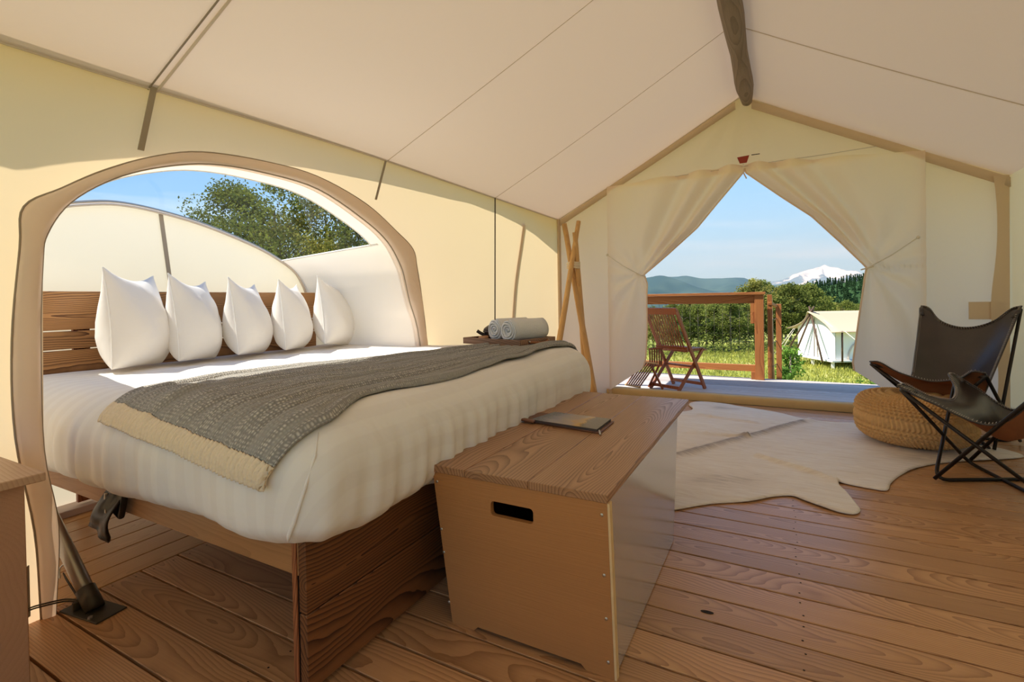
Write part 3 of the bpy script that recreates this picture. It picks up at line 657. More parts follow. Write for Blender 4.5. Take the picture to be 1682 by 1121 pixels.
# one cloth draping function serves mattress, duvet and throw
RX0, RX1, RY0, RY1, RR = -3.09, -1.18, .965, 2.78, .14
def drape(a, b, off=0, bulge=.045, folds=1.0):
    ix, iy = min(a, RX1), min(max(b, RY0), RY1)
    ex, ey = a-ix, b-iy; d = math.hypot(ex, ey)
    top = .728+.008*nz3(a, b, 0, 1.6)+.012*sstep(-3, -1.3, a)+.022*sstep(1.6, 2.7, b)*sstep(-2.4, -1.5, a)+.004*nz3(a, b, 9, 6)
    if d < 1e-6: return Vector((a, b, top+off)), 0
    nx, ny = ex/d, ey/d; L1 = RR*PI/2
    if d < L1: an = d/RR; h = RR*math.sin(an); z = top-RR*(1-math.cos(an)); nr, nz_ = math.sin(an), math.cos(an)
    else: h = RR; z = top-RR-(d-L1); nr, nz_ = 1, 0
    s = ix+iy*1.0+math.atan2(ny, nx)*.16   # runs along the edge
    w = sstep(.10, .30, d)
    f = folds*w*(.007*math.sin(s*27+3*math.sin(s*4))+.007*math.sin(s*75+5*math.sin(s*3)+d*8)*(.6+.4*math.sin(s*3.1)))
    h += bulge*math.sin(min(1, d/.42)*PI*.8)+f
    z += folds*w*.006*math.sin(s*11+1.7*math.sin(s*2.3))
    return Vector((ix+nx*(h+off*nr), iy+ny*(h+off*nr), z+off*nz_)), d
# mattress
bm = bmesh.new(); addbox(bm, (0, 0, 0), (1.95, 1.93, .25), .05, seg=3)
mat_ = bmo('mattress', bm, M['duvet'], smooth=True, loc=(-2.115, 1.88, .56)); tag(mat_, 'thick white mattress under the duvet on the platform bed', 'mattress')
EXT = .405
na, nb = 170, 190
def dv(u, v):
    a = lerp(RX0, RX1+EXT, u); b = lerp(RY0-EXT, RY1+EXT, v); 
    # keep the corner from dipping too far
    ix, iy = min(a, RX1), min(max(b, RY0), RY1); ex, ey = a-ix, b-iy; d = math.hypot(ex, ey)
    if d > EXT: k = EXT/d; a, b = ix+ex*k, iy+ey*k
    p, d = drape(a, b)
    if d > .34: # tuck the hem under
        q = Vector((min(p.x, RX1), min(max(p.y, RY0), RY1), p.z)); t = (d-.34)/(EXT-.34); p = p.lerp(Vector((q.x, q.y, p.z)), .30*t*t)
    return p
vs_, fs_, uv_ = grid(na, nb, dv, lambda u, v: (lerp(0, 2.4, u), lerp(0, 2.9, v)))
duvet = py('duvet', vs_, fs_, M['duvet'], uv=uv_); tag(duvet, 'white cotton duvet with faint stripes covering the whole bed', 'duvet')
# envelope pleat at the near foot corner
def cp(d, dir_): n = Vector(dir_).normalized(); p, _ = drape(RX1+n.x*d, RY0+n.y*d); return p+Vector((n.x, n.y, 0))*.004
tube('corner_pleat', [cp(.10, (1, -.6)), cp(.16, (1, -.75)), cp(.24, (.9, -.9)), cp(.32, (.75, -1)), cp(.355, (.62, -1)), cp(.37, (.6, -1))], [.001, .003, .004, .005, .006, .003], M['duvet'], duvet, 8)
# throw
Yb = [RY0-.300, .78, .95, 1.2, 1.5, 1.9, 2.4, 2.75, 2.90]
XLb = [-1.96, -2.00, -2.08, -2.10, -2.03, -1.90, -1.66, -1.48, -1.38]
XRb = [-1.12, -1.12, -1.11, -1.175, -1.165, -1.15, -1.165, -1.14, -1.13]
def throw_fn(v0, v1, off):
    def fn(u, v):
        vv = lerp(v0, v1, v); b = lerp(RY0-lerp(.150, .225, u), Yb[-1], vv)
        xl, xr = interp(b, Yb, XLb), interp(b, Yb, XRb)
        a = lerp(xl, xr, u)+.012*math.sin(b*9)
        p, d = drape(a, b, off, folds=.3)
        ed = min(u, 1-u)
        rip = .007*math.sin(u*34+3*math.sin(b*1.7)+2*b)*sstep(0, .06, ed)+.004*nz3(a, b*.5, 2, 14)+.0035*math.sin(u*150+5*math.sin(b*1.1))+.005*math.sin(u*61+2*math.sin(b*2))
        # one bold diagonal crease near the hem
        dm = sstep(.0, .10, vv)
        rip = rip*(.25+.75*dm)+dm*(.018*math.exp(-((u-.30-.25*(b-.85))/.035)**2)*sstep(1.35, 1.0, b)+.012*math.exp(-((u-.12-.2*(b-.85))/.03)**2)*sstep(1.5, .9, b))
        n = Vector((0, -1, .25)) if d > .12 else Vector((0, -.3*min(1, d/.12), 1)); n.normalize()
        p = p+n*(rip+.006); 
        if ed < .012: p -= n*.006
        return p
    return fn
t_ = .027
fn = throw_fn(t_, 1, .010)
vs_, fs_, uv_ = grid(240, 220, fn, lambda u, v: (u*.95, v*2.4))
thr = py('throw', vs_, fs_, M['blanket'], uv=uv_); tag(thr, 'grey woven throw with a cream hem laid across the foot of the bed', 'blanket'); solid(thr, .008, 1)
hfn = throw_fn(0, t_, .012)
def hemf(u, v):
    p = Vector(hfn(u, v)); k = math.sin(u*330+4*math.sin(v*3)); p.y -= .0035*k*(.4+.6*math.sin(PI*v)); return p
vs_, fs_, uv_ = grid(520, 14, hemf)
hm = py('hem', vs_, fs_, M['hem'], thr, uv=uv_); hm['label'] = 'cream gathered hem'; solid(hm, .009, 1)

# pillows
def pillow_mesh(W_=.47, H_=.50, T=.155, seed=0):
    n = 30; vs, fs = [], []
    def pt(s, t, sg):
        ss, tt = s, t
        x = s*W_/2*(1-.10*(1-s*s)*0-.09*(1-abs(t)**2.2)*0); z = t*H_/2
        # concave seams pull in between the corner ears
        x = s*W_/2*(1-.10*(1-t*t)*abs(s)); z = t*H_/2*(1-(.15 if t > 0 else .03)*(1-s*s)**1.3*abs(t))
        e = max(0, (1-s*s))**.50*max(0, (1-t*t))**.50
        y = sg*T*e*(1-.38*t)*.95+.006*nz3(s*2+seed, t*2, sg, 2.2)*e
        y += sg*.006*math.sin(6*s+3*t+seed)*e
        if t > 0: z += .012*max(0, abs(s)-.6)/.4*t
        if t < 0: z = max(z, -H_/2+.004)
        return (x, y, z)
    for sg in (-1, 1):
        o = len(vs)
        for j in range(n+1):
            for i in range(n+1):
                s = math.sin((i/n-.5)*PI); t = math.sin((j/n-.5)*PI); vs.append(pt(s, t, sg))
        for j in range(n):
            for i in range(n):
                a = o+j*(n+1)+i; f = (a, a+1, a+n+2, a+n+1); fs.append(f if sg < 0 else f[::-1])
    me = bpy.data.meshes.new('pillow'); me.from_pydata(vs, [], fs); me.update()
    bm = bmesh.new(); bm.from_mesh(me); bmesh.ops.remove_doubles(bm, verts=bm.verts, dist=.0012); bm.to_mesh(me); bm.free(); me.shade_smooth(); me.materials.append(M['pillow'])
    rim = [pt(math.sin((i/n-.5)*PI), -1, 0) for i in range(n)]+[pt(1, math.sin((i/n-.5)*PI), 0) for i in range(n)]+[pt(math.sin((.5-i/n)*PI), 1, 0) for i in range(n)]+[pt(-1, math.sin((.5-i/n)*PI), 0) for i in range(n)]
    return me, rim
nears = [(-2.78, 1.14, .475), (-2.78, 1.43, .455), (-2.78, 1.75, .445), (-2.78, 2.07, .445), (-2.76, 2.36, .465)]
plab = ['white pillow nearest the camera at the left end of the row', 'second white pillow from the left against the headboard', 'middle white pillow of the five against the headboard', 'fourth white pillow from the left against the headboard', 'white pillow at the far right end of the row']
for i, (x, y, H_) in enumerate(nears):
    dvec = Vector((-.60, .80, 0)).normalized() if i < 4 else Vector((-.45, .89, 0)); Wp = .42
    me, rim = pillow_mesh(Wp, H_, .122 if i else .135, i*3.1)
    c = Vector((x, y, .742+H_/2))+dvec*Wp/2
    ang = math.atan2(dvec.y, dvec.x)
    o = link('pillow', me, None, None, c, (math.radians([-5, -7, -7, -5, -8][i]), math.radians([3, 4, 4, 3, 7][i]), ang)); tag(o, plab[i], 'pillow', 'white pillows against the headboard')
    tube('piping', rim, .0028, M['piping'], o, 6, closed=True)

# black webbing hung over the near rail
bs = empty('hanging_strap', (-2.04, .852, .36)); tag(bs, 'glossy black strap with a bent tail hanging from the near bed rail', 'strap')
def stfn(u, v):
    k = v; px = lerp(.02, -.115, k**1.2); pz = lerp(.055, -.125, k)
    w = lerp(.060, .085, k); x = px+(u-.5)*2*w*.7; z = pz-(u-.5)*w*.5; y = -.012-.020*math.sin(PI*min(1, k*1.1))+.006*math.sin(u*9+k*5)
    return (x, y, z)
vs_, fs_, _ = grid(8, 18, stfn); o = py('webbing', vs_, fs_, M['black'], bs); solid(o, .006, 0)
bm = bmesh.new(); addbox(bm, (.012, -.006, .02), (.085, .022, .10), .01, Matrix.Rotation(.35, 4, 'Y'), 3); bmo('buckle', bm, M['black'], bs, smooth=True)
box('buckle_bar', (-.02, -.032, -.025), (-.010, -.022, .045), M['screw'], bs, .002)

# ============================================================ CHEST
ch = empty('chest', (-.72, 1.9, 0)); tag(ch, 'blanket chest of pale plywood with plank lid and steel front at the bed foot', 'chest')
_b = set(COL.objects)
y0, y1t, y1b = 1.322, 2.385, 2.175
zt = .486
# near end: flared panel with a cut-out handle and a raised foot line
bm = bmesh.new()
outl = [(-.943, 0), (-.86, 0), (-.845, .014), (-.50, .014), (-.485, 0), (-.403, 0), (-.417, zt), (-1.011, zt)]
def rr(x0, x1, z0, z1, r, sk):
    P = []
    for cx_, cz_, a0 in ((x1-r, z1-r, 0), (x0+r, z1-r, 90), (x0+r, z0+r, 180), (x1-r, z0+r, 270)):
        for k in range(4): a = math.radians(a0+30*k); P.append((cx_+r*math.cos(a), cz_+r*math.sin(a)+sk*(cx_-x0)))
    return P
hole = rr(-.79, -.643, .382, .428, .012, 0)
loops = []
for L_ in (outl, hole):
    vv = [bm.verts.new((x, 0, z)) for x, z in L_]; ee = [bm.edges.new((vv[i], vv[(i+1) % len(vv)])) for i in range(len(vv))]; loops += ee
bmesh.ops.triangle_fill(bm, edges=loops, use_beauty=True)
ret = bmesh.ops.extrude_face_region(bm, geom=bm.faces[:]); 
for g in ret['geom']:
    if isinstance(g, bmesh.types.BMVert): g.co.y += .018
bmo('end_panel', bm, M['ply'], ch, loc=(0, y0-.018, 0))
hexa('end_panel', [(-.943, y1b-.018, 0), (-.403, y1b-.018, 0), (-.403, y1b, 0), (-.943, y1b, 0), (-1.011, y1t-.018, zt), (-.417, y1t-.018, zt), (-.417, y1t, zt), (-1.011, y1t, zt)], M['ply'], ch)
hexa('edge_strip', [(-.4025, y0-.018, 0), (-.396, y0-.018, 0), (-.396, y0+.004, 0), (-.4025, y0+.004, 0), (-.4165, y0-.018, zt), (-.410, y0-.018, zt), (-.410, y0+.004, zt), (-.4165, y0+.004, zt)], M['plyedge'], ch, 0)
sp = hexa('front_panel', [(-.410, y0+.005, .004), (-.4025, y0+.005, .004), (-.4025, y1b, .004), (-.410, y1b, .004), (-.4225, y0+.005, zt), (-.4165, y0+.005, zt), (-.4165, y1t, zt), (-.4225, y1t, zt)], M['steel'], ch, .0008)
sp['label'] = 'brushed steel front panel'
hexa('back_panel', [(-.943, y0, .004), (-.930, y0, .004), (-.930, y1b-.02, .004), (-.943, y1b-.02, .004), (-1.011, y0, zt), (-.998, y0, zt), (-.998, y1t-.02, zt), (-1.011, y1t-.02, zt)], M['ply'], ch, 0)
box('inner_floor', (-.925, y0+.002, .03), (-.42, y1b-.02, .045), M['dark'], ch, 0)
for x, z in ((-.432, .452), (-.428, .285), (-.424, .165), (-.420, .045), (-.994, .455), (-.980, .30), (-.972, .225), (-.955, .065)):
    bm = bmesh.new(); bmesh.ops.create_uvsphere(bm, u_segments=10, v_segments=6, radius=.0052)
    for v in bm.verts: v.co.y *= .4
    bmo('screw', bm, M['screw'], ch, smooth=True, loc=(x, y0-.0185, z))
xs = [-1.077, -.884, -.658, -.414]
for i in range(3): box('lid_plank', (xs[i]+.0008, 1.300, .4865), (xs[i+1]-.0008, 2.712, .5105-(.001 if i == 1 else 0)), M['lid'], ch, .0015)
for y in (1.45, 2.25): box('lid_batten', (-.97, y, .462), (-.45, y+.05, .4865), M['ply'], ch, 0)
reparent(ch, _b)

# leather folder and brochure on the chest
fo = empty('leather_folder', (-.82, 1.97, .5108), 0); tag(fo, 'brown leather folder lying open on the chest lid', 'folder')
c4 = [(-1.035, 1.945), (-.625, 1.880), (-.628, 2.080), (-.99, 2.105)]
def slab(name, c, z0, z1, mat, parent, off=(0, 0, 0), bev=.001):
    p = [(x-off[0], y-off[1], z0-off[2]) for x, y in c]+[(x-off[0], y-off[1], z1-off[2]) for x, y in c]
    return hexa(name, p, mat, parent, bev)
OF = (-.82, 1.97, .5108)
slab('cover', c4, .5112, .5165, simple('folder_leather', (.17, .07, .035), .5, bump=.2, bscale=150), fo, OF)
slab('spine_roll', [(-1.045, 1.925), (-.93, 1.900), (-.93, 1.925), (-1.045, 1.95)], .5165, .528, simple('folder_spine', (.20, .08, .04), .45), fo, OF, .004)
tube('clasp', [(-.628-OF[0], 1.880-OF[1], .014), (-.622-OF[0], 1.868-OF[1], .008), (-.618-OF[0], 1.862-OF[1], .003)], .004, M['screw'], fo, 8)
br = empty('brochure', (-.80, 1.98, .517)); tag(br, 'glossy dark photo brochure lying on the leather folder', 'brochure')
c5 = [(-.955, 1.925), (-.640, 1.885), (-.640, 2.075), (-.915, 2.100)]
slab('pages', c5, .5168, .5265, simple('page_edges', (.06, .045, .04), .6), br, (-.80, 1.98, .517), 0)
py('cover_print', [(x+.80, y-1.98, .5270-.517) for x, y in c5], [(0, 1, 2, 3)], M['print'], br, smooth=False, uv=[(0, 0), (1, 0), (1, 1), (0, 1)])

# ============================================================ TRAY AND WHAT STANDS ON IT
ty, tz = 2.72, .752
TA = math.radians(-4)
# tray corner positions measured on the bed: near-left, near-right, far-right
TR = Matrix.Translation((-1.475, 2.69, .782))@Matrix.Rotation(math.radians(-13), 4, 'Z')
tray = empty('tray', TR.to_translation(), math.radians(-13)); tag(tray, 'dark wooden serving tray with leather end handles on the far foot corner of the bed', 'tray')
TW, TD, TH = .47, .34, .038
box('base', (-TW/2, -TD/2, 0), (TW/2, TD/2, .010), M['traywood'], tray, .002)
box('side', (-TW/2, -TD/2, .010), (TW/2, -TD/2+.012, TH), M['traywood'], tray, .002); box('side', (-TW/2, TD/2-.012, .010), (TW/2, TD/2, TH), M['traywood'], tray, .002)
box('side', (-TW/2, -TD/2+.012, .010), (-TW/2+.012, TD/2-.012, TH), M['traywood'], tray, .002); box('side', (TW/2-.012, -TD/2+.012, .010), (TW/2, TD/2-.012, TH), M['traywood'], tray, .002)
for s in (-1, 1):
    tube('handle', crom([(s*(TW/2+.003), -.09, .022), (s*(TW/2+.022), -.05, .016), (s*(TW/2+.030), 0, .012), (s*(TW/2+.022), .05, .016), (s*(TW/2+.003), .09, .022)], 5), .008, M['leather_tan'], tray, 8)
    for yy in (-.09, .09):
        bm = bmesh.new(); bmesh.ops.create_uvsphere(bm, u_segments=10, v_segments=6, radius=.006); bmo('rivet', bm, M['screw'], tray, smooth=True, loc=(s*(TW/2+.006), yy, .024))
def towel(name, loc, rz, R, L, label):
    o = empty(name, loc, rz); tag(o, label, 'towel', 'rolled towels on the tray')
    # spiral cross-section in X-Z, length along Y
    turns = 4.2; n = 150; sec = []
    for i in range(n+1):
        t = i/n; a = t*turns*2*PI; r = .008+(R-.008)*t**.9; sq = 1
        sec.append((r*math.cos(a)*1.02, r*math.sin(a)*(.94 if math.sin(a) < 0 else 1)))
    vs, fs = [], []; nl = 6
    for j in range(nl+1):
        k = j/nl; y = lerp(-L/2, L/2, k)
        for i, (x, z) in enumerate(sec):
            w = .003*math.sin(i*.37+j)*(j in (0, nl)); vs.append((x, y+w+.006*(j == 0)*math.sin(i/n*9), z+R))
    for j in range(nl):
        for i in range(n): a = j*(n+1)+i; fs.append((a, a+1, a+n+2, a+n+1))
    r_ = py('roll', vs, fs, M['towel'], o); solid(r_, .0085, 0)
    return o
TRn = TR.to_3x3()
def ontray(x, y, z=.011): return TR@Vector((x, y, z))
towel('rolled_towel', ontray(.135, -.01, .019), math.radians(-22), .068, .27, 'rolled white towel at the right end of the wooden tray')
towel('rolled_towel', ontray(-.025, .035, .019), math.radians(-22), .068, .25, 'rolled white towel in the middle of the tray, behind the other towel')
# cast-iron pot, turned cup, wire basket
pt_ = empty('teapot', ontray(-.150, .02), math.radians(210)); pt_.scale = (1.35,)*3; tag(pt_, 'small dark iron teapot with knobbed lid at the left end of the tray', 'teapot')
lathe('body', [(.028, 0), (.034, .006), (.036, .030), (.050, .040), (.050, .046), (.046, .050)], M['teapot'], pt_, 20)
lathe('lid', [(.048, .050), (.044, .058), (.030, .068), (.012, .078), (.008, .083), (.012, .088), (.008, .094), (.001, .096)], M['teapot'], pt_, 20)
tube('spout', crom([(.03, 0, .020), (.060, 0, .034), (.078, 0, .046)], 5), .008, M['teapot'], pt_, 8)
tube('handle', crom([(-.045, 0, .045), (-.070, 0, .050), (-.074, 0, .030), (-.040, 0, .014)], 6), .0045, M['teapot'], pt_, 8)
cu = lathe('wooden_cup', [(.014, 0), (.026, .006), (.032, .020), (.030, .034), (.026, .034), (.026, .022), (.010, .010)], M['tan'], None, 20, loc=ontray(-.135, -.085)); tag(cu, 'small tan wooden cup in front of the dark teapot on the tray', 'cup')
wbk_ = empty('wire_basket', ontray(-.15, .115)); tag(wbk_, 'dark wire mesh dome between the teapot and the towels', 'basket')
lathe('dish', [(.010, 0), (.050, .004), (.055, .010), (.050, .012), (.01, .006)], M['teapot'], wbk_, 20)
V, Fc = [], []
arcs = []
for k in range(7):
    a = PI*k/7; arcs.append(sweep([(.056*math.cos(t)*math.cos(a), .056*math.cos(t)*math.sin(a), .012+.095*math.sin(t)) for t in np.linspace(0, PI, 14)], .0022, 5))
for z in (.03, .06, .085):
    r = .056*math.sqrt(1-((z-.012)/.096)**2); arcs.append(sweep([(r*math.cos(t), r*math.sin(t), z) for t in np.linspace(0, 2*PI, 20)[:-1]], .002, 5, closed=True))
V, Fc = merge(arcs); py('wire_dome', V, Fc, M['wirecol'], wbk_)

# ============================================================ NIGHTSTAND
ns = empty('nightstand', (-1.92, .30, 0)); tag(ns, 'light wood nightstand cut off by the left edge of the picture', 'nightstand')
_b = set(COL.objects)
box('top', (-2.15, .08, .600), (-1.685, .548, .622), M['night'], ns, .002)
box('side_panel', (-1.735, .12, 0), (-1.715, .515, .599), M['night_z'], ns, .002)
box('side_panel', (-2.12, .12, 0), (-2.10, .515, .599), M['night_z'], ns, .002)
box('end_panel', (-2.10, .498, .03), (-1.735, .513, .599), M['night_z'], ns, .002)
box('shelf', (-2.10, .12, .28), (-1.735, .498, .298), M['night'], ns, .002)
reparent(ns, _b)

# ============================================================ ALUMINIUM BRACE WITH ITS FOOT
bp = empty('brace_pole', (-2.10, .80, 0)); tag(bp, 'slanting aluminium tent pole in a bronze foot bracket screwed to the floor', 'tent pole')
_b = set(COL.objects)
bm = bmesh.new(); addbox(bm, (0, 0, 0), (.20, .095, .006), .0015); bmo('foot_plate', bm, M['bracket'], bp, loc=(-2.095, .795, .003), rot=(0, 0, math.radians(8)))
d_ = Vector((-.30, -.012, .27)).normalized(); b0 = Vector((-2.085, .795, .012))
tube('socket', [b0-d_*.004, b0+d_*.078], .0285, M['bracket'], bp, 20)
vs_, fs_ = sweep([b0+d_*.02, b0+d_*.36, b0+d_*.62], .0235, 20); py('tube', vs_, fs_, M['alu'], bp)
for dx, dy in ((.055, -.03), (-.09, .02)):
    bm = bmesh.new(); bmesh.ops.create_cone(bm, segments=6, radius1=.008, radius2=.007, depth=.006, cap_ends=True); bmo('bolt', bm, M['screw'], bp, loc=(-2.095+dx, .795+dy, .009))
bm = bmesh.new(); addbox(bm, (0, 0, 0), (.012, .045, .030), .002); bmo('lug', bm, M['bracket'], bp, loc=(-2.135, .775, .022))
reparent(bp, _b)
lp = empty('lashing_loops', (-2.22, .72, 0)); tag(lp, 'dark cord loops hooked between the foot bracket and the wall tab', 'cord')
_b = set(COL.objects)
for dz in (0, .007):
    tube('cord', crom([(-2.135, .772, .030+dz), (-2.165, .745, .040+dz), (-2.172, .70, .050+dz), (-2.178, .66, .055+dz), (-2.182, .635, .045+dz), (-2.185, .625, .030+dz)], 6), .0026, M['bracket'], lp, 6)
    tube('cord', crom([(-2.14, .775, .030+dz), (-2.19, .775, .055+dz), (-2.235, .772, .085+dz), (-2.25, .770, .105)], 6), .0022, M['bracket'], lp, 6)
tube('ring', [(-2.186, .625+.018*math.cos(t), .045+.020*math.sin(t)) for t in np.linspace(0, 2*PI, 20)[:-1]], .0022, M['screw'], lp, 6, closed=True)
tube('hook', crom([(-2.25, .76, .09), (-2.262, .765, .12), (-2.25, .78, .135), (-2.238, .785, .115)], 6), .003, M['screw'], lp, 6)
reparent(lp, _b)
wt = py('wall_tab', [(-2.188, .612, .015), (-2.188, .662, .030), (-2.186, .662, .20), (-2.186, .600, .175)], [(0, 1, 2, 3)], M['strap'], wl, smooth=False); solid(wt, .004)

# ============================================================ PEELED POLES IN THE FAR LEFT CORNER
tp = empty('pole_bundle', (-1.98, 4.95, 0)); tag(tp, 'three peeled wooden poles bound with rope standing in the far left corner', 'poles')
_b = set(COL.objects)
def stick(a, b, r0_, r1_, sd):
    a, b = Vector(a), Vector(b); n = 16; pts = [a.lerp(b, i/n)+Vector((.005*nz3(i*.3, sd, 0), .005*nz3(i*.3, sd, 5), 0)) for i in range(n+1)]
    vs, fs = sweep(pts, [lerp(r0_, r1_, i/n) for i in range(n+1)], 12); return py('pole', vs, fs, M['pole'], tp)
stick((-2.085, 4.66, .0), (-1.875, 5.03, 1.885), .036, .024, 1)
stick((-1.70, 4.97, .0), (-2.045, 5.03, 1.87), .034, .028, 2)
stick((-1.835, 5.12, .0), (-1.90, 4.97, 1.76), .036, .026, 3)
for k in range(4): tube('rope', [(-1.928+.066*math.cos(t), 4.995+.055*math.sin(t), 1.385+.018*k+.004*math.sin(3*t)) for t in np.linspace(0, 2*PI, 26)[:-1]], .010, M['hem'], tp, 6, closed=True)
reparent(tp, _b)

# ============================================================ COWHIDE
hp = [(-.50, 2.44), (-.454, 2.487), (-.305, 2.64), (-.137, 2.754), (-.03, 2.87), (.055, 2.925), (.12, 2.88), (.183, 2.836), (.25, 2.80), (.31, 2.805), (.34, 2.86), (.335, 2.93), (.315, 3.08), (.285, 3.235), (.36, 3.23), (.43, 3.215), (.50, 3.22), (.535, 3.34), (.60, 3.50), (.70, 3.68), (.85, 3.86), (1.02, 3.99), (1.22, 4.12), (1.36, 4.25), (1.30, 4.38), (1.10, 4.45), (1.02, 4.62), (.85, 4.76), (.563, 4.782), (.40, 4.75), (.25, 4.76), (.17, 4.80), (.06, 4.88), (-.10, 5.01), (-.30, 5.09), (-.45, 5.15), (-.62, 5.16), (-.74, 5.12), (-.76, 4.98), (-.70, 4.80), (-.76, 4.66), (-.93, 4.55), (-1.02, 4.2), (-.98, 3.8), (-.90, 3.4), (-.86, 3.0), (-.74, 2.62), (-.60, 2.46)]
def closed_crom(P, k=5):
    o = []; n = len(P)
    for i in range(n):
        a, b, c, d = [Vector((*P[(i+q) % n], 0)) for q in (-1, 0, 1, 2)]
        for j in range(k): t = j/k; o.append(.5*((2*b)+(c-a)*t+(2*a-5*b+4*c-d)*t*t+(3*b-a-3*c+d)*t**3))
    return o
HO = closed_crom(hp); HC = Vector((-.08, 3.78, 0)); nr = 60
def segd(p, a, b):
    a, b = Vector(a), Vector(b); ab = b-a; t = max(0, min(1, (p-a).dot(ab)/ab.dot(ab))); return (p-(a+ab*t)).length
def hz(p, edge):
    z = .011+.008*nz3(p.x, p.y, 0, 4)+.004*nz3(p.x+p.y*.5, p.y*3, 3, 5)
    d1 = segd(p.to_2d(), (-.60, 3.30), (.22, 4.72)); z += .020*math.exp(-(d1/.03)**2)
    d2 = segd(p.to_2d(), (-.12, 3.55), (.28, 3.24)); z += .022*math.exp(-(d2/.02)**2)
    d3 = segd(p.to_2d(), (-.62, 4.55), (-.15, 4.45)); z += .016*math.exp(-(d3/.02)**2)
    d4 = segd(p.to_2d(), (-.62, 3.95), (-.2, 3.98)); z += .018*math.exp(-(d4/.02)**2)
    return max(.004, z)*(.45 if edge else 1)
vs_, fs_, tn = [(HC.x, HC.y, hz(HC, 0))], [], [.1]
n = len(HO)
for r in range(1, nr+1):
    for q in HO:
        p = HC.lerp(q, (r/nr)**.8); vs_.append((p.x, p.y, hz(p, r == nr)))
        d1 = segd(p.to_2d(), (-.72, 3.12), (.16, 4.62)); t = .50*math.exp(-(d1/.035)**2)+.10*math.exp(-(d1/.22)**2)
        d2 = segd(p.to_2d(), (-.38, 2.95), (-.16, 3.05)); t += .22*math.exp(-(d2/.10)**2)
        d5 = segd(p.to_2d(), (.75, 3.9), (1.0, 4.05)); t += .30*math.exp(-(d5/.16)**2)
        d6 = segd(p.to_2d(), (-.5, 4.95), (-.35, 4.93)); t += .3*math.exp(-(d6/.06)**2)
        tn.append(t+.05*nz3(p.x, p.y, 7, 3))
for i in range(n): fs_.append((0, 1+i, 1+(i+1) % n))
for r in range(nr-1):
    for i in range(n): a = 1+r*n+i; b = 1+r*n+(i+1) % n; fs_.append((a, a+n, b+n, b))
rug = py('cowhide_rug', vs_, fs_, M['hide']); at = rug.data.attributes.new('tone', 'FLOAT', 'POINT')
for i, v in enumerate(tn): at.data[i].value = v
tag(rug, 'pale cream cowhide rug spread on the floorboards before the doorway', 'rug'); solid(rug, .004, 1)

# ============================================================ POUF
pc = Vector((.825, 4.335, .014)); PR, PH = .325, .295
NT, NV = 960, 150; rows = 8.5
vs = np.zeros((NT*(NV+1), 3)); k_ = 0
th = np.arange(NT)/NT*2*PI
for j in range(NV+1):
    s = j/NV  # 0 bottom centre .. 1 top centre along a squircle profile
    an = (s-.5)*PI; cr_ = math.copysign(abs(math.cos(an))**.42, math.cos(an)); sr = math.copysign(abs(math.sin(an))**.55, math.sin(an))
    r = PR*cr_; z = PH/2+PH/2*sr
    # coil rows with plait
    arc = s*2*rows*1.25
    fr_ = arc % 1.0; lane = 1 if fr_ > .5 else -1
    rope = abs(math.sin(PI*arc))**.6
    strand = .5+.5*np.cos(80*th+lane*(fr_)*2*PI*1.1+math.floor(arc)*1.7)
    d = .010*rope+.016*rope*strand**.7
    nx = math.cos(an); nz_ = math.sin(an)
    rr_ = r+d*nx*.9+.004*np.sin(3*th+1)
    vs[j*NT:(j+1)*NT, 0] = rr_*np.cos(th); vs[j*NT:(j+1)*NT, 1] = rr_*np.sin(th); vs[j*NT:(j+1)*NT, 2] = z+d*nz_+.006*np.sin(2*th+s*3)*s
fs_ = []
for j in range(NV):
    for i in range(NT): a = j*NT+i; b = j*NT+(i+1) % NT; fs_.append((a, b, b+NT, a+NT))
vs[:, 2] -= vs[:, 2].min()
pf = py('pouf', vs.tolist(), fs_, M['jute'], loc=pc); tag(pf, 'round braided jute pouf standing on the edge of the cowhide rug', 'pouf')

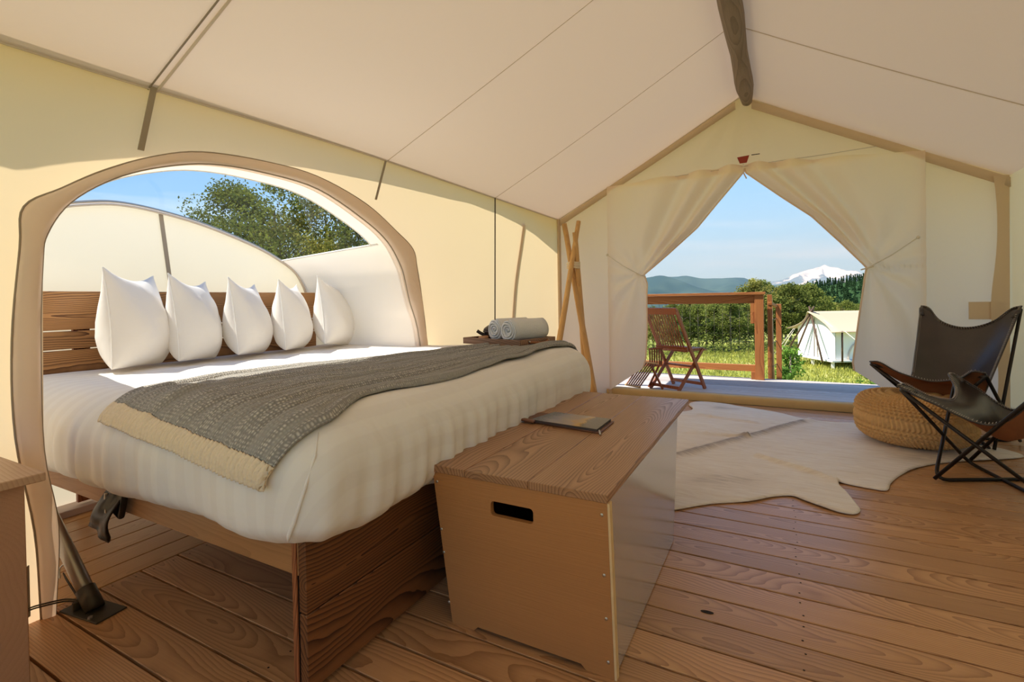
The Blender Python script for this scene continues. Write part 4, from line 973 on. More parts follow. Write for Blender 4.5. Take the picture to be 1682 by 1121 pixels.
# ============================================================ BUTTERFLY CHAIRS
def butterfly(label, center, fwd_deg, tips, feet, group='leather butterfly chairs'):
    """tips: F1,F2,B1,B2 world points of the frame; feet: P1,P2 (front), Q1,Q2 (back)"""
    o = empty('butterfly_chair', (center[0], center[1], 0)); tag(o, label, 'chair', group)
    O = Vector((center[0], center[1], 0))
    F1, F2, B1, B2 = [Vector(t)-O for t in tips]; P1, P2, Q1, Q2 = [Vector((*f, .010))-O for f in feet]
    R_ = .0098
    for nm, path in (('frame_rod', [F2, P1, Q2, B1]), ('frame_rod', [F1, P2, Q1, B2])):
        tube(nm, rounded(path, .09, 7), R_, M['iron'], o, 10)
    up = Vector((0, 0, .009))
    for path in ([F1, Q1+up], [F2, Q2+up], [B1, P1+up], [B2, P2+up]): tube('frame_rod', path, R_, M['iron'], o, 10)
    # leather sling: u from side 1 to side 2, v from back (0) to front (1)
    side1 = [B1, B1.lerp(F1, .45)+Vector((0, 0, -.30)), F1]; side2 = [B2, B2.lerp(F2, .45)+Vector((0, 0, -.30)), F2]
    cB = (B1+B2)/2; cF = (F1+F2)/2; back = (cB-cF); back.z = 0; back.normalize()
    mid = (cB+cF)/2
    c0 = cB+Vector((0, 0, -.135))-back*.05; c1 = cB.lerp(cF, .22)+Vector((0, 0, -.36)); c2 = mid.lerp(cF, .05)+Vector((0, 0, -.445)); c3 = cF.lerp(cB, .30)+Vector((0, 0, -.24)); c4 = cF.lerp(cB, .13)+Vector((0, 0, -.135))
    cc = crom([c0, c1, c2, c3, c4], 10)
    lat = (F2-F1); lat.z = 0; lat.normalize()
    def sidec(Bp, Fp, sgn):
        m1 = Bp.lerp(Fp, .30)+Vector((0, 0, -.20))-lat*sgn*.055; m2 = Bp.lerp(Fp, .55)+Vector((0, 0, -.315))-lat*sgn*.085; m3 = Bp.lerp(Fp, .84)+Vector((0, 0, -.115))-lat*sgn*.02
        return crom([Bp+Vector((0, 0, .012)), m1, m2, m3, Fp+Vector((0, 0, .010))], 10)
    s1, s2 = sidec(B1, F1, -1), sidec(B2, F2, 1); nv = len(cc)-1; nu = 40
    def fn(u, v):
        k = v*nv; i = min(int(k), nv-1); t = k-i
        A, Cc, Bb = s1[i].lerp(s1[i+1], t), cc[i].lerp(cc[i+1], t), s2[i].lerp(s2[i+1], t)
        s = 2*u-1; S = Bb if s > 0 else A; w = abs(s)
        # smooth hammock section; wing ends round off over the tips
        ww = w**lerp(2, 1.55, sstep(.75, 1, v)); h = ww*(1.25-.25*ww)
        p = Cc+(S-Cc).project(lat)*w+((S-Cc)-(S-Cc).project(lat))*h
        # rounded pockets at the four wings
        e = min(v, 1-v)
        if e < .10: k2 = 1-e/.10; p += (back if v < .5 else -back)*(.034*k2*k2*math.exp(-((w-.84)/.20)**2))+Vector((0, 0, (.032 if v < .5 else .034)*k2*math.exp(-((w-.82)/.17)**2)))
        return p
    vs, fs, _ = grid(nu, 60, fn)
    sg = py('sling', vs, fs, M['leather'], o); sg['label'] = 'dark brown leather sling'
    sg.data.materials.append(M['leather_tan']); m = sg.modifiers.new('t', 'SOLIDIFY'); m.thickness = .0035; m.offset = -1; m.material_offset = 1
    # check which way the sheet faces: the smooth side must look up
    nrm = sum((p.normal.z for p in sg.data.polygons))
    if nrm < 0: sg.data.flip_normals()
    # stitched edge: a rolled welt with pale lacing
    edge = [Vector(fn(i/nu, 0)) for i in range(nu+1)]+[Vector(fn(1, j/60)) for j in range(1, 61)]+[Vector(fn(1-i/nu, 1)) for i in range(1, nu+1)]+[Vector(fn(0, 1-j/60)) for j in range(1, 60)]
    tube('welt', edge, .0050, M['leather'], sg, 7, closed=True)
    V, Fc = [], []; acc = 0; cen = sum(edge, Vector())/len(edge)
    dense_e = []
    for a, b in zip(edge, edge[1:]+edge[:1]):
        n_ = max(1, round((b-a).length/.0125))
        for q in range(n_): dense_e.append(a.lerp(b, q/n_))
    parts = []
    for i, p in enumerate(dense_e):
        t = (dense_e[(i+1) % len(dense_e)]-p); 
        if t.length < 1e-5: continue
        t.normalize(); inn = (cen-p); inn -= t*inn.dot(t); inn.normalize(); nn = t.cross(inn)
        for sg_ in (1, -1): parts.append(sweep([p+inn*.004+nn*sg_*.0052-t*.002, p+inn*.013+nn*sg_*.0048+t*.003], .0013, 4, cap=False))
    V, Fc = merge(parts); st = py('stitching', V, Fc, M['stitch'], sg); st['kind'] = 'stuff'
    # corner pockets underneath that slip over the rod tips
    for T, d in ((F1, 1), (F2, 1), (B1, -1), (B2, -1)):
        dirn = ((cF+cB)/2+Vector((0, 0, -.3))-T).normalized()
        tube('pocket', [T+dirn*-.004+Vector((0, 0, .002)), T+dirn*.03, T+dirn*.075], [.008, .016, .011], M['leather'], sg, 10)
    return o
# chair beside the pouf, facing into the tent
cA = Vector((1.08, 4.62)); fA = Vector((-.62, -.785)).normalized(); lA = Vector((-fA.y, fA.x)); lA = Vector((.785, -.62)).normalized()
tA = [(.585, 4.31, .545), (1.10, 3.95, .54), (1.00, 4.985, .925), (1.455, 4.585, .925)]
fAe = [(.94, 4.70), (1.235, 4.30), (1.13, 4.98), (1.46, 4.62)]
butterfly('dark leather butterfly chair behind the jute pouf, whole back in view', cA, 0, tA, fAe)
# chair at the right edge of the picture
tB = [(.60, 3.42, .512), (.99, 4.07, .51), (1.30, 3.10, .90), (1.56, 3.72, .90)]
fBe = [(.758, 3.497), (1.02, 3.946), (1.17, 3.30), (1.545, 3.90)]
butterfly('leather butterfly chair cut off by the right edge, tan underside showing', (1.15, 3.55), 0, tB, fBe)

# ============================================================ DECK OUTSIDE
deck = box('deck', (-3.6, YF+.09, -.30), (4.6, 7.0, -.040), M['dark'], bev=0); tag(deck, kind='structure')
_b = set(COL.objects)
planks_x(deck, -3.6, 4.6, YF+.095, 0, 12, M['deck'], z=-.004)
box('rim_board', (-3.6, 6.985, -.30), (4.6, 7.02, -.006), M['deck'], deck, .002)
reparent(deck, _b)
ts = box('threshold_strip', (-.80, 5.40, -.003), (-.02, 5.455, .014), M['rail'], None, .002); tag(ts, 'reddish wooden strip lying on the deck along the sill', 'board')
rl = empty('deck_railing', (-1.2, 6.92, 0)); tag(rl, 'cedar deck railing with wire infill and square end post', 'railing')
_b = set(COL.objects)
box('cap_board', (-3.6, 6.84, 1.062), (-.13, 6.99, 1.096), M['rail'], rl, .003)
box('upper_rail', (-3.6, 6.90, .955), (-.255, 6.94, 1.061), M['rail'], rl, .003)
box('lower_rail', (-3.6, 6.90, .094), (-.255, 6.94, .176), M['rail'], rl, .003)
box('post', (-.254, 6.86, -.004), (-.150, 6.96, 1.061), M['rail_z'], rl, .004)
box('post_block', (-.300, 6.875, .70), (-.255, 6.945, .955), M['rail_z'], rl, .003)
box('post_block', (-.300, 6.875, -.004), (-.255, 6.945, .094), M['rail_z'], rl, .003)
box('post', (-3.5, 6.86, -.004), (-3.4, 6.96, 1.061), M['rail_z'], rl, .004)
for k in range(31):
    x = -.33-.10*k; tube('wire', [(x, 6.92, .170), (x, 6.92, .96)], .0016, M['wirecol'], rl, 5)
V, Fc = merge([sweep([(-3.5, 6.92, z), (-.26, 6.92, z)], .0014, 4) for z in (.27, .37, .47, .57, .67, .77, .87)])
py('horizontal_wires', V, Fc, M['wirecol'], rl)
reparent(rl, _b)
sr_ = empty('stair_railing', (-.02, 7.4, -.3)); tag(sr_, 'narrow wooden stair railing just past the deck end post', 'railing')
_b = set(COL.objects)
box('post', (-.02, 7.36, -.75), (.045, 7.43, .935), M['rail_z'], sr_, .003)
box('post', (-.115, 7.06, -.5), (-.060, 7.12, 1.06), M['rail_z'], sr_, .003)
hexa('handrail', [(-.11, 7.05, .93), (-.06, 7.05, .93), (.05, 7.60, .86), (0, 7.60, .86), (-.11, 7.05, .965), (-.06, 7.05, .965), (.05, 7.60, .895), (0, 7.60, .895)], M['rail'], sr_)
tube('brace_stick', [(-.045, 7.25, -.6), (-.075, 7.22, 1.02)], .017, M['pole'], sr_, 8)
for z in (.12, .42, .72): tube('cord', [(-.09, 7.1, z), (0, 7.4, z+.03)], .005, M['wirecol'], sr_, 5)
reparent(sr_, _b)
# tent front poles outside, crossing above the ridge
for i, (a, b, lb) in enumerate((((-2.6, 5.75, -.30), (.02, 5.62, 3.25), 'dark brown outer tent pole slanting past the left flap'), ((1.95, 5.78, -.30), (-.42, 5.72, 3.25), 'dark brown outer tent pole peeping past the right flap'))):
    vs_, fs_ = sweep([Vector(a).lerp(Vector(b), t/8) for t in range(9)], .040, 12); o = py('outer_pole', vs_, fs_, M['brownpole']); tag(o, lb, 'tent pole')

# ============================================================ FOLDING CHAIRS ON THE DECK
def tbar(name, a, b, w, t, mat, parent, wdir):
    """flat bar from a to b, w wide along wdir, t thick"""
    a, b = Vector(a), Vector(b); d = (b-a); L = d.length; z = d.normalized(); x = Vector(wdir); x = (x-z*x.dot(z)).normalized(); y = z.cross(x)
    bm = bmesh.new(); addbox(bm, (0, 0, 0), (w, t, L), .002)
    Mx = Matrix((x, y, z)).transposed().to_4x4(); 
    for v in bm.verts: v.co = Mx.to_3x3()@v.co
    return bmo(name, bm, mat, parent, loc=(a+b)/2)
def folding_chair(name, label, loc, rz, mat):
    o = empty(name, loc, rz); tag(o, label, 'chair')
    X, Y = (1, 0, 0), (0, 1, 0)   # +y is the way it faces
    w = .215
    for s in (-1, 1):
        tbar('back_leg', (s*w, .26, 0), (s*w, -.235, .915), .040, .022, mat, o, Y)        # front foot up to the top of the back
        tbar('front_leg', (s*(w-.026), -.19, 0), (s*(w-.026), .27, .46), .038, .020, mat, o, Y)   # rear foot up to the seat front
    tbar('crest_rail', (-w-.012, -.243, .900), (w+.012, -.243, .900), .075, .022, mat, o, (0, -.3, 1))
    tbar('back_bottom_rail', (-w, -.045, .470), (w, -.045, .470), .06, .022, mat, o, (0, -.3, 1))
    n = 11
    for i in range(n):
        x = lerp(-w+.045, w-.045, i/(n-1)); tbar('back_slat', (x, -.232, .875), (x, -.052, .490), .016, .010, mat, o, X)
    for i in range(9):
        y = lerp(-.06, .285, i/8); tbar('seat_slat', (-w+.006, y, .465-.02*(i == 8)), (w-.006, y, .465-.02*(i == 8)), .034, .014, mat, o, Y)
    tbar('seat_rail', (-w+.04, -.06, .448), (-w+.04, .28, .448), .024, .02, mat, o, X); tbar('seat_rail', (w-.04, -.06, .448), (w-.04, .28, .448), .024, .02, mat, o, X)
    tbar('stretcher', (-w, .115, .262), (w, .115, .262), .04, .02, mat, o, Y)
    tbar('stretcher', (-w+.02, -.145, .045), (w-.02, -.145, .045), .035, .018, mat, o, (0, 0, 1)); tbar('stretcher', (-w, .225, .060), (w, .225, .060), .035, .018, mat, o, (0, 0, 1))
    return o
fc1 = folding_chair('folding_chair', 'red-brown slatted folding chair seen from behind on the deck', (-1.05, 5.86, -.004), math.radians(-28), M['teak'])
fc2 = empty('slatted_footrest', (-1.42, 5.64, 0)); tag(fc2, 'slatted wooden footrest lying folded on the deck beside the left flap', 'footrest')
def panel(parent, P0, ex, ey, L_, W_, n, mat, rail):
    ex, ey = Vector(ex).normalized(), Vector(ey).normalized(); P0 = Vector(P0)
    for i in range(n): q = P0+ey*(W_*i/(n-1)); tbar('slat', q, q+ex*L_, .018, .010, mat, parent, ey)
    for t in (.02, .98): q = P0+ex*L_*t; tbar('panel_rail', q-ey*.012, q+ey*(W_+.012), .030, .018, rail, parent, ex.cross(ey))
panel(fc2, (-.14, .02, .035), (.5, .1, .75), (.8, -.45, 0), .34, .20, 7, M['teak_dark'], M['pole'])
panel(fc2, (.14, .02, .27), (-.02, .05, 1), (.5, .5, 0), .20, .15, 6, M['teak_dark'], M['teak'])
tbar('leg', (.27, .06, .01), (.13, .02, .32), .035, .02, M['teak'], fc2, (0, 1, 0)); tbar('leg', (.09, .16, .01), (.24, .14, .32), .035, .02, M['teak'], fc2, (0, 1, 0))

# ============================================================ LAND
def gz(x, y):
    r = math.hypot(x, y-2); z = lerp(-.75, -3.75, sstep(5, 25, r)) if x > -6 or y > 12 else lerp(-.75, -1.6, sstep(5, 20, r))
    k = sstep(-2, -12, x)*sstep(26, 12, y); z = lerp(lerp(-.75, -3.75, sstep(5, 25, r)), lerp(-.75, -1.6, sstep(5, 20, r)), k)
    return z+.10*nz3(x, y, 0, .15)*sstep(6, 14, r)-.0*r
rs = [0, 3, 5, 7, 9, 11, 13, 16, 19, 22, 25, 29, 34, 40, 50, 65, 90, 130, 200, 320, 600, 1200, 2600]
vs_, fs_ = [], []; NA = 96
for r in rs:
    for k in range(NA): a = 2*PI*k/NA; x, y = r*math.cos(a), 2+r*math.sin(a); vs_.append((x, y, gz(x, y)-(0 if r < 60 else .035*(min(r, 600)-60))))
for i in range(len(rs)-1):
    for k in range(NA): a = i*NA+k; b = i*NA+(k+1) % NA; fs_.append((a, b, b+NA, a+NA))
gr = py('ground', vs_, fs_, M['ground']); tag(gr, kind='structure')
def cards(C_, size, up=.35):
    """leaf quads at the points C_ (n,3), random orientation"""
    n = len(C_); a = rng.normal(size=(n, 3)); a /= np.linalg.norm(a, axis=1)[:, None]; b = rng.normal(size=(n, 3)); b -= a*(a*b).sum(1)[:, None]; b /= np.linalg.norm(b, axis=1)[:, None]
    s = size*rng.uniform(.6, 1.3, (n, 1)); a = a*s; b = b*s*.6
    V = np.stack([C_-a*.5-b*.1, C_-b*.5, C_+a*.5, C_+b*.5], 1).reshape(-1, 3)
    F = np.arange(4*n).reshape(n, 4); return V, F
def npmesh(name, V, F, mat):
    me = bpy.data.meshes.new(name); me.from_pydata(V.tolist(), [], F.tolist()); me.update(); me.materials.append(mat); return me
def crown(h, w, nblob, nleaf, leaf, seed, base=.25):
    r_ = np.random.default_rng(seed); pts = []
    for k in range(nblob):
        t = r_.uniform(base, 1); rad = w*.5*math.sin(min(1, (t-base)/(1-base)*.92+.12)*PI)**.6; a = r_.uniform(0, 2*PI); q = r_.uniform(.25, 1)**.6
        c = np.array([rad*q*math.cos(a), rad*q*math.sin(a), t*h]); s = w*r_.uniform(.10, .20)
        d = r_.normal(size=(nleaf//nblob, 3)); d /= np.linalg.norm(d, axis=1)[:, None]; d *= (s*r_.uniform(.45, 1, (len(d), 1))); d[:, 2] *= .65; pts.append(c+d)
    return cards(np.concatenate(pts), leaf)
def tree_meshes(tag_, n, h, w, nb, nl, leaf, mats):
    o = []
    for k in range(n):
        V, F = crown(h, w, nb, nl, leaf, 100*n+k+int(h*10)); cm = npmesh(tag_, V, F, mats[k % len(mats)])
        P = [sweep([(0, 0, -.3), (.02*h*math.sin(k), .01*h, h*.45), (.03*h*math.sin(k+1), .02*h, h*.82)], [h*.022, h*.015, h*.005], 7)]
        for q in range(7):
            a = q*2.4+k; z0 = h*(.3+.07*q); P.append(sweep([(0, 0, z0), (w*.18*math.cos(a), w*.18*math.sin(a), z0+h*.07), (w*.36*math.cos(a), w*.36*math.sin(a), z0+h*.12)], [h*.009, h*.005, h*.002], 5))
        V2, F2 = merge(P); tm = bpy.data.meshes.new('trunk'); tm.from_pydata([tuple(v) for v in V2], [], F2); tm.update(); tm.materials.append(M['bark']); o.append((cm, tm))
    return o
def tree(name, ms, loc, s, rz, label, group, sz=None):
    o = empty(name, loc, rz); tag(o, label, 'tree', group); o.scale = (s, s, sz or s)
    c = bpy.data.objects.new('foliage', ms[0]); COL.objects.link(c); c.parent = o; t = bpy.data.objects.new('trunk', ms[1]); COL.objects.link(t); t.parent = o; return o
far = tree_meshes('crown', 4, 6, 4.6, 70, 5200, .22, [M['leaf'], M['leaf2'], M['leaf']])
near = tree_meshes('crown', 3, 9, 6.2, 90, 15000, .15, [M['leaf'], M['leaf'], M['leaf2']])
con = []
def conifer(h, w, n, leaf, seed, mat):
    r_ = np.random.default_rng(seed); t = r_.uniform(.06, 1, n)**.8; a = r_.uniform(0, 2*PI, n); lay = (t*14) % 1; rad = w*.5*(1-t)*(.55+.45*lay)*r_.uniform(.5, 1, n)**.4
    C_ = np.stack([rad*np.cos(a), rad*np.sin(a), t*h-rad*.25], 1); V, F = cards(C_, leaf); return npmesh('crown', V, F, mat)
trows = []
specs = [(1072, 47, .66, 0), (1088, 44, .62, 1), (1104, 46, .70, 0), (1118, 43, .68, 2), (1133, 46, .74, 1), (1147, 43, .68, 3), (1160, 45, .74, 1), (1172, 44, .68, 2), (1186, 46, .76, 0), (1198, 43, .72, 3), (1212, 45, .78, 2), (1224, 48, .92, 0), (1240, 47, 1.03, 1), (1252, 50, 1.02, 3), (1268, 46, .82, 0), (1283, 47, .93, 1), (1298, 46, .95, 3), (1313, 47, .94, 0), (1328, 48, .96, 3), (1341, 50, .86, 2), (1356, 54, .70, 1), (1210, 56, .80, 3), (1160, 56, .78, 0), (1290, 56, .95, 2), (1050, 46, .7, 1), (1180, 52, .78, 1), (1372, 60, .62, 1), (1390, 57, .66, 3), (1408, 60, .60, 0), (1428, 57, .7, 2), (1448, 60, .8, 0)]
C0 = Vector((0, 0, EYE))
def ray(u, v=486): return r0*((u-CX)/F_PX)-u0*((v-CY)/F_PX)+f0
for i, (u, D, s, k) in enumerate(specs):
    p = C0+ray(u)*D; tree('tree', far[k], (p.x, p.y, gz(p.x, p.y)-.1), s, i*1.3, 'low leafy tree in the row seen through the deck railing' if u < 1221 else ('taller round tree just right of the square railing post' if u < 1300 else 'leafy tree standing behind the white neighbouring tent'), 'trees beyond the meadow')
for (x, y, s, k, lb) in ((-27.0, 13.2, .80, 2, 'small pale tree low beside the alcove hoop through the clear roof'), (-24.9, 15.6, 1.00, 0, 'airy tree left of the tall group seen through the clear roof'), (-22.8, 16.9, 1.10, 1, 'tallest loose-crowned tree seen through the clear roof'), (-21.0, 18.6, 1.10, 2, 'full yellow-green tree in the group seen through the clear roof'), (-18.2, 19.6, 1.05, 0, 'dark dense tree at the right corner of the clear roof'), (-15.6, 19.9, 1.0, 1, 'dark tree partly hidden by the right end of the arch')):
    tree('tree', near[k], (x, y, gz(x, y)-.1), s, k*2.1+x, lb, 'trees behind the alcove')
# undergrowth at the foot of the tree row
Vb, Fb = [], []
pp = []
for i in range(70):
    u = 1055+i*4.3; p = C0+ray(u)*(41.5+2*math.sin(i*1.9)); c = np.array([p.x, p.y, gz(p.x, p.y)+.45]); d = rng.normal(size=(60, 3))*np.array([.55, .55, .42]); pp.append(c+d)
V, F = cards(np.concatenate(pp), .20); me = npmesh('undergrowth', V, F, M['leaf']); o = link('undergrowth', me, None); tag(o, 'low green undergrowth along the foot of the tree row', 'shrubs', kind='stuff')
# young firs near the deck
for i, (x, y, z0, h, w, lb) in enumerate(((.20, 10.3, -1.35, 1.42, 1.05, 'bright young fir between the railing and the white tent'), (1.50, 10.6, -1.5, 1.22, 1.5, 'bright young fir beside the right door flap'))):
    o = empty('young_fir', (x, y, z0)); tag(o, lb, 'shrub')
    parts = []; r_ = random.Random(i+3)
    for q in range(58):
        t = r_.uniform(.12, 1)**.9; a = r_.uniform(0, 2*PI); L_ = w*.5*(1-t)*r_.uniform(.7, 1.1)+.10; z = t*h
        e = Vector((math.cos(a)*L_, math.sin(a)*L_, z+L_*.45)); s0 = Vector((0, 0, z-.05)); parts.append((s0, e))
    C_ = []
    for s0, e in parts:
        n_ = int(26+60*(e-s0).length)
        for q in range(n_): t = r_.uniform(.15, 1); p = s0.lerp(e, t)+Vector((r_.gauss(0, .035), r_.gauss(0, .035), r_.gauss(0, .022))); C_.append(tuple(p))
    V, F = cards(np.array(C_), .055); link('foliage', npmesh('needles', V, F, M['freshneedle']), None, o)
    tube('stem', [(0, 0, -.1), (0, 0, h*.95)], .018, M['bark'], o, 6)
# meadow grass tufts
C_ = []
for i in range(26000):
    u = random.uniform(1050, 1500); D = random.uniform(16, 42)**1.0; p = C0+ray(u)*D; C_.append((p.x, p.y, gz(p.x, p.y)+random.uniform(0, .12)))
C_ = np.array(C_); n = len(C_); a = rng.uniform(0, 2*PI, n); h_ = rng.uniform(.10, .26, n); w_ = .035
dx = np.stack([np.cos(a), np.sin(a), np.zeros(n)], 1)*w_; tp_ = np.stack([rng.normal(0, .05, n), rng.normal(0, .05, n), h_], 1)
V = np.stack([C_-dx, C_+dx, C_+tp_], 1).reshape(-1, 3); F = np.arange(3*n).reshape(n, 3)
o = link('meadow_grass', npmesh('grass', V, F, M['blade']), None); tag(o, 'long yellow-green meadow grass in front of the tree row', 'grass', kind='stuff')

# the neighbouring tent
def P3(u, v, D): return C0+ray(u, v)*D
tn_ = empty('safari_tent', (2.2, 38.4, -3.7)); tag(tn_, 'white safari tent with a tan roof standing on a platform in the meadow', 'tent')
_b = set(COL.objects)
Lc, Rc = Vector((1.25, 40.1, 0)), Vector((3.17, 36.85, 0)); fr = (Rc-Lc).normalized(); rd = Vector((-fr.y, fr.x, 0)); 
if rd.x < 0: rd = -rd
zb, ze, zr = -3.07, -1.15, -.12; Wt = (Rc-Lc).length; Lt = 6.2
def T(a, b, z): q = Lc+fr*a+rd*b; return (q.x, q.y, z)
mw_ = simple('white_tent_wall', (.86, .85, .80), .9); mr_ = simple('tan_tent_roof', (.52, .40, .27), .9); mp2 = simple('white_post', (.75, .72, .66), .7)
py('front_wall', [T(0, 0, zb), T(Wt, 0, zb), T(Wt, 0, ze), T(Wt/2, 0, zr-.05), T(0, 0, ze), T(0, .05, zb), T(Wt, .05, zb), T(Wt, .05, ze), T(Wt/2, .05, zr-.05), T(0, .05, ze)], [(0, 1, 2, 3, 4), (9, 8, 7, 6, 5), (0, 5, 6, 1), (1, 6, 7, 2), (4, 9, 5, 0)], mw_, tn_, smooth=False)
py('side_wall', [T(Wt, 0, zb), T(Wt, Lt, zb), T(Wt, Lt, ze), T(Wt, 0, ze)], [(0, 1, 2, 3)], mw_, tn_, smooth=False)
py('side_wall', [T(0, 0, zb), T(0, Lt, zb), T(0, Lt, ze), T(0, 0, ze)], [(0, 1, 2, 3)], mw_, tn_, smooth=False)
py('back_wall', [T(0, Lt, zb), T(Wt, Lt, zb), T(Wt, Lt, ze), T(Wt/2, Lt, zr), T(0, Lt, ze)], [(0, 1, 2, 3, 4)], mw_, tn_, smooth=False)
def tr(u, v):
    a = lerp(-.45, Wt+.45, u); sag = .12*math.sin(PI*abs(2*u-1)); z = lerp(zr+.06, ze-.15, abs(2*u-1))-sag
    return T(a, lerp(-.55+.35*math.sin(PI*abs(2*u-1)), Lt+.4, v), z)
vs_, fs_, _ = grid(24, 12, tr); o = py('roof', vs_, fs_, mr_, tn_); solid(o, .03)
hexa('platform', [T(-.3, -.4, zb-.13), T(Wt+.3, -.4, zb-.13), T(Wt+.3, Lt+.3, zb-.13), T(-.3, Lt+.3, zb-.13), T(-.3, -.4, zb-.02), T(Wt+.3, -.4, zb-.02), T(Wt+.3, Lt+.3, zb-.02), T(-.3, Lt+.3, zb-.02)], mp2, tn_, .01)
for a, b in ((.05, -.2), (Wt/2, -.2), (Wt+.05, -.2), (Wt+.05, 3), (Wt+.05, 6), (.05, 3)): q = T(a, b, 0); hexa('post', [(q[0]+dx, q[1]+dy, z) for z in (-3.9, zb-.12) for dx, dy in ((-.09, -.09), (.09, -.09), (.09, .09), (-.09, .09))], mp2, tn_, .005)
for A, B in ((T(-.1, -.9, zb-.1), T(Wt/2+.25, -.25, zr+.38)), (T(Wt+.1, -.9, zb-.1), T(Wt/2-.25, -.25, zr+.38)), (T(.75, -.7, zb), T(Wt/2+.1, -.2, zr+.2)), (T(Wt+.35, .2, zb-.1), T(Wt+.35, .2, ze-.1))): tube('pole', [A, B], .055, M['brownpole'], tn_, 8)
for A, B in ((T(-.5, 0, ze-.2), T(-2.4, -.6, -3.75)), (T(-.5, .1, ze-.2), T(-1.5, -.8, -3.75)), (T(Wt+.45, .3, ze-.1), T(Wt+1.6, 2.6, -3.75)), (T(Wt/2+.15, -.06, ze), T(Wt/2+.3, -.06, zb)), (T(Wt/2-.05, -.06, zr-.4), T(Wt/2-.05, -.06, zb))): tube('guy_rope', [A, B], .022, M['cord'] if A[2] < ze+.0 else M['brownpole'], tn_, 5)
vs_ = [T(Wt+.06, 1.9+1.1*math.cos(t), zb+1.25*math.sin(t)) for t in np.linspace(0, PI, 16)]; tube('arched_window', vs_, .05, M['seamlight'], tn_, 6)
for o in list(COL.objects):
    if o not in _b and o.parent is tn_:
        o.location = o.location-tn_.location

# forested slope at the right, with single firs too small to pick apart
def ridge(name, prof, D, depth, mat, label, cat, base, nb=40, rough=1.0):
    vs, fs = [], []; us = np.linspace(prof[0][0], prof[-1][0], 90)
    for j in range(nb+1):
        k = j/nb
        for u in us:
            v = interp(u, [p[0] for p in prof], [p[1] for p in prof]); top = C0+ray(float(u), v)*D
            dirn = Vector((ray(float(u)).x, ray(float(u)).y, 0)).normalized(); foot = Vector((top.x, top.y, base))-dirn*depth
            q = foot.lerp(top, k**.8); q.z = lerp(base, top.z, math.sin(k*PI/2)); a = rough*(1-k)*(k+.1)*2
            q.z += a*depth*.06*nz3(q.x, q.y, 0, 6/depth); q += dirn*(depth*.12*nz3(q.x, q.y, q.z, 4/depth))
            vs.append(q)
    n = len(us)
    # far side falls away again, so it is a hill and not a card
    for i, u in enumerate(us): dirn = Vector((ray(float(u)).x, ray(float(u)).y, 0)).normalized(); q = vs[nb*n+i]; vs.append(Vector((q.x, q.y, base))+dirn*depth)
    for j in range(nb+1):
        for i in range(n-1): a = j*n+i; fs.append((a, a+1, a+n+1, a+n))
    o = py(name, vs, fs, mat); 
    if label: tag(o, label, cat)
    return o, vs[:(nb+1)*n], n
rg, _, _ = ridge('mountain_ridge', [(850, 476), (980, 468), (1040, 462), (1066, 457), (1085, 456), (1110, 457), (1125, 455), (1150, 458), (1185, 460), (1208, 457), (1222, 457), (1240, 464), (1262, 470), (1290, 471), (1330, 470), (1400, 468), (1500, 474)], 620, 260, M['hill'], 'long blue-green forested ridge on the horizon beyond the railing', 'hill', -34, rough=1.6)
sl2, sv, sn_ = ridge('forest_slope', [(1255, 500), (1300, 484), (1340, 473), (1370, 468), (1395, 464), (1420, 461), (1460, 456), (1560, 450), (1640, 452)], 250, 90, M['needle'], 'dark fir-covered slope below the snowy mountain', 'hill', -22, rough=.4)
fm = conifer(4.6, 2.2, 170, .55, 5, M['needle']); fv = np.array([v.co[:] for v in fm.vertices]); ff = np.array([list(p.vertices) for p in fm.polygons])
Vs, Fs = [], []; r_ = random.Random(4)
for k in range(900):
    q = sv[int(min(1, r_.uniform(.30, 1.02))*40)*sn_+r_.randrange(sn_-1)]; s = r_.uniform(.6, 1.15); Vs.append(fv*s+np.array([q.x+r_.uniform(-2, 2), q.y+r_.uniform(-2, 2), q.z-1.0])); Fs.append(ff+len(fv)*k)
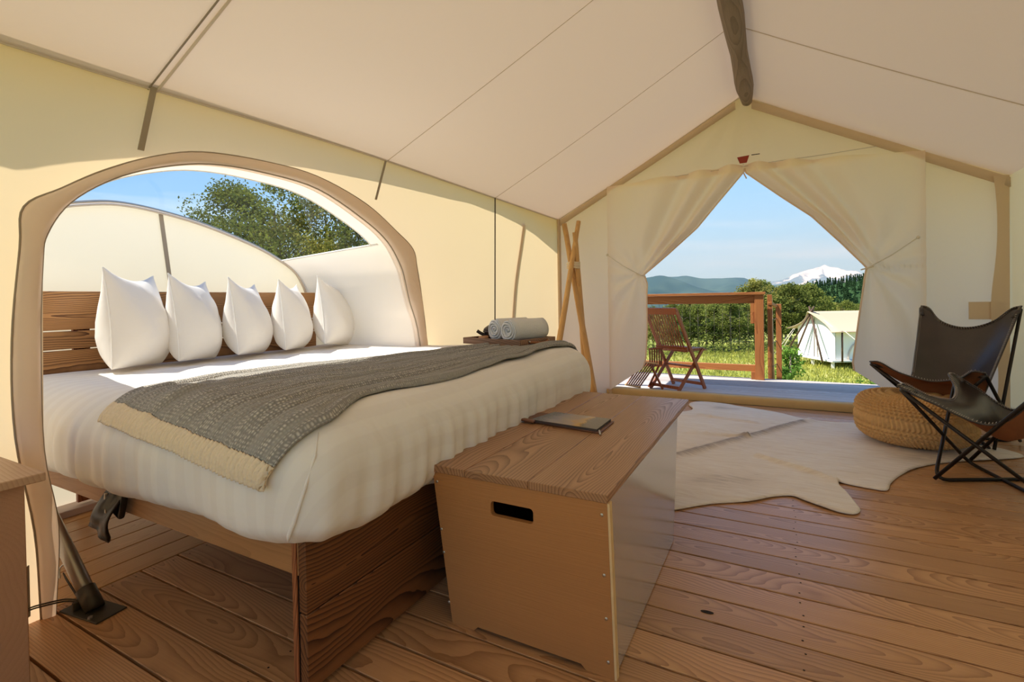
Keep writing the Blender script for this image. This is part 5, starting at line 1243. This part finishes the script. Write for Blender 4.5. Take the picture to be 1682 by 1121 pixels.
o = link('fir_forest', npmesh('firs', np.concatenate(Vs), np.concatenate(Fs), M['needle']), None, sl2); o['kind'] = 'stuff'
# morning haze hanging between the meadow and the far ridges
hz_m, hz_t, hz_o = new_mat('valley_haze'); pv = N(hz_t, 'ShaderNodeVolumeScatter'); pv.inputs['Color'].default_value = (.45, .72, 1, 1); pv.inputs['Density'].default_value = .0015; pv.inputs['Anisotropy'].default_value = .2
hz_t.links.new(pv.outputs[0], hz_o.inputs['Volume'])
hzb = box('haze', (-1200, 330, -60), (900, 1420, 130), hz_m, bev=0); tag(hzb, 'thin blue haze in the valley before the far ridge and mountain', 'haze', kind='stuff')
# snow-capped volcano
MD = 1500; pk = C0+ray(1354, 437)*MD; hpk = pk.z+40
prof_r = [0, 8, 22, 45, 75, 110, 160, 260]; 
vs_, fs_, sn = [], [], []; NA2, NRr = 160, 60
for j in range(NRr+1):
    r = 450*(j/NRr)**1.25
    for k in range(NA2):
        a = 2*PI*k/NA2; rdg = .5+.5*math.cos(11*a+1.2*math.sin(r*.03))+.5*nz3(math.cos(a)*9, math.sin(a)*9, r*.03)
        hh = 40+1.85*interp(r, [0, 10, 30, 52, 115, 160, 215, 320, 450], [50, 46, 41, 36, 25, 20, 14, 2, -25]); hh *= 1+.10*(rdg-.5)*sstep(4, 60, r)+.10*nz3(math.cos(a)*3, math.sin(a)*3, r*.02, 1.6)*sstep(4, 50, r)
        if j == 0: hh = hpk
        vs_.append((r*math.cos(a)*1.05, r*math.sin(a), hh)); sn.append(.20+.62*min(1, max(0, (hh-hpk*.50)/(hpk*.42)))-.30*rdg*min(1, (1-hh/hpk)*3))
for j in range(NRr):
    for k in range(NA2): a = j*NA2+k; b = j*NA2+(k+1) % NA2; fs_.append((a, b, b+NA2, a+NA2))
mt = py('snowy_mountain', vs_, fs_, M['snow'], loc=(pk.x, pk.y, -40)); at = mt.data.attributes.new('snow', 'FLOAT', 'POINT')
for i, v in enumerate(sn): at.data[i].value = v
tag(mt, 'snow-capped volcano peak on the horizon above the neighbouring tent', 'mountain')
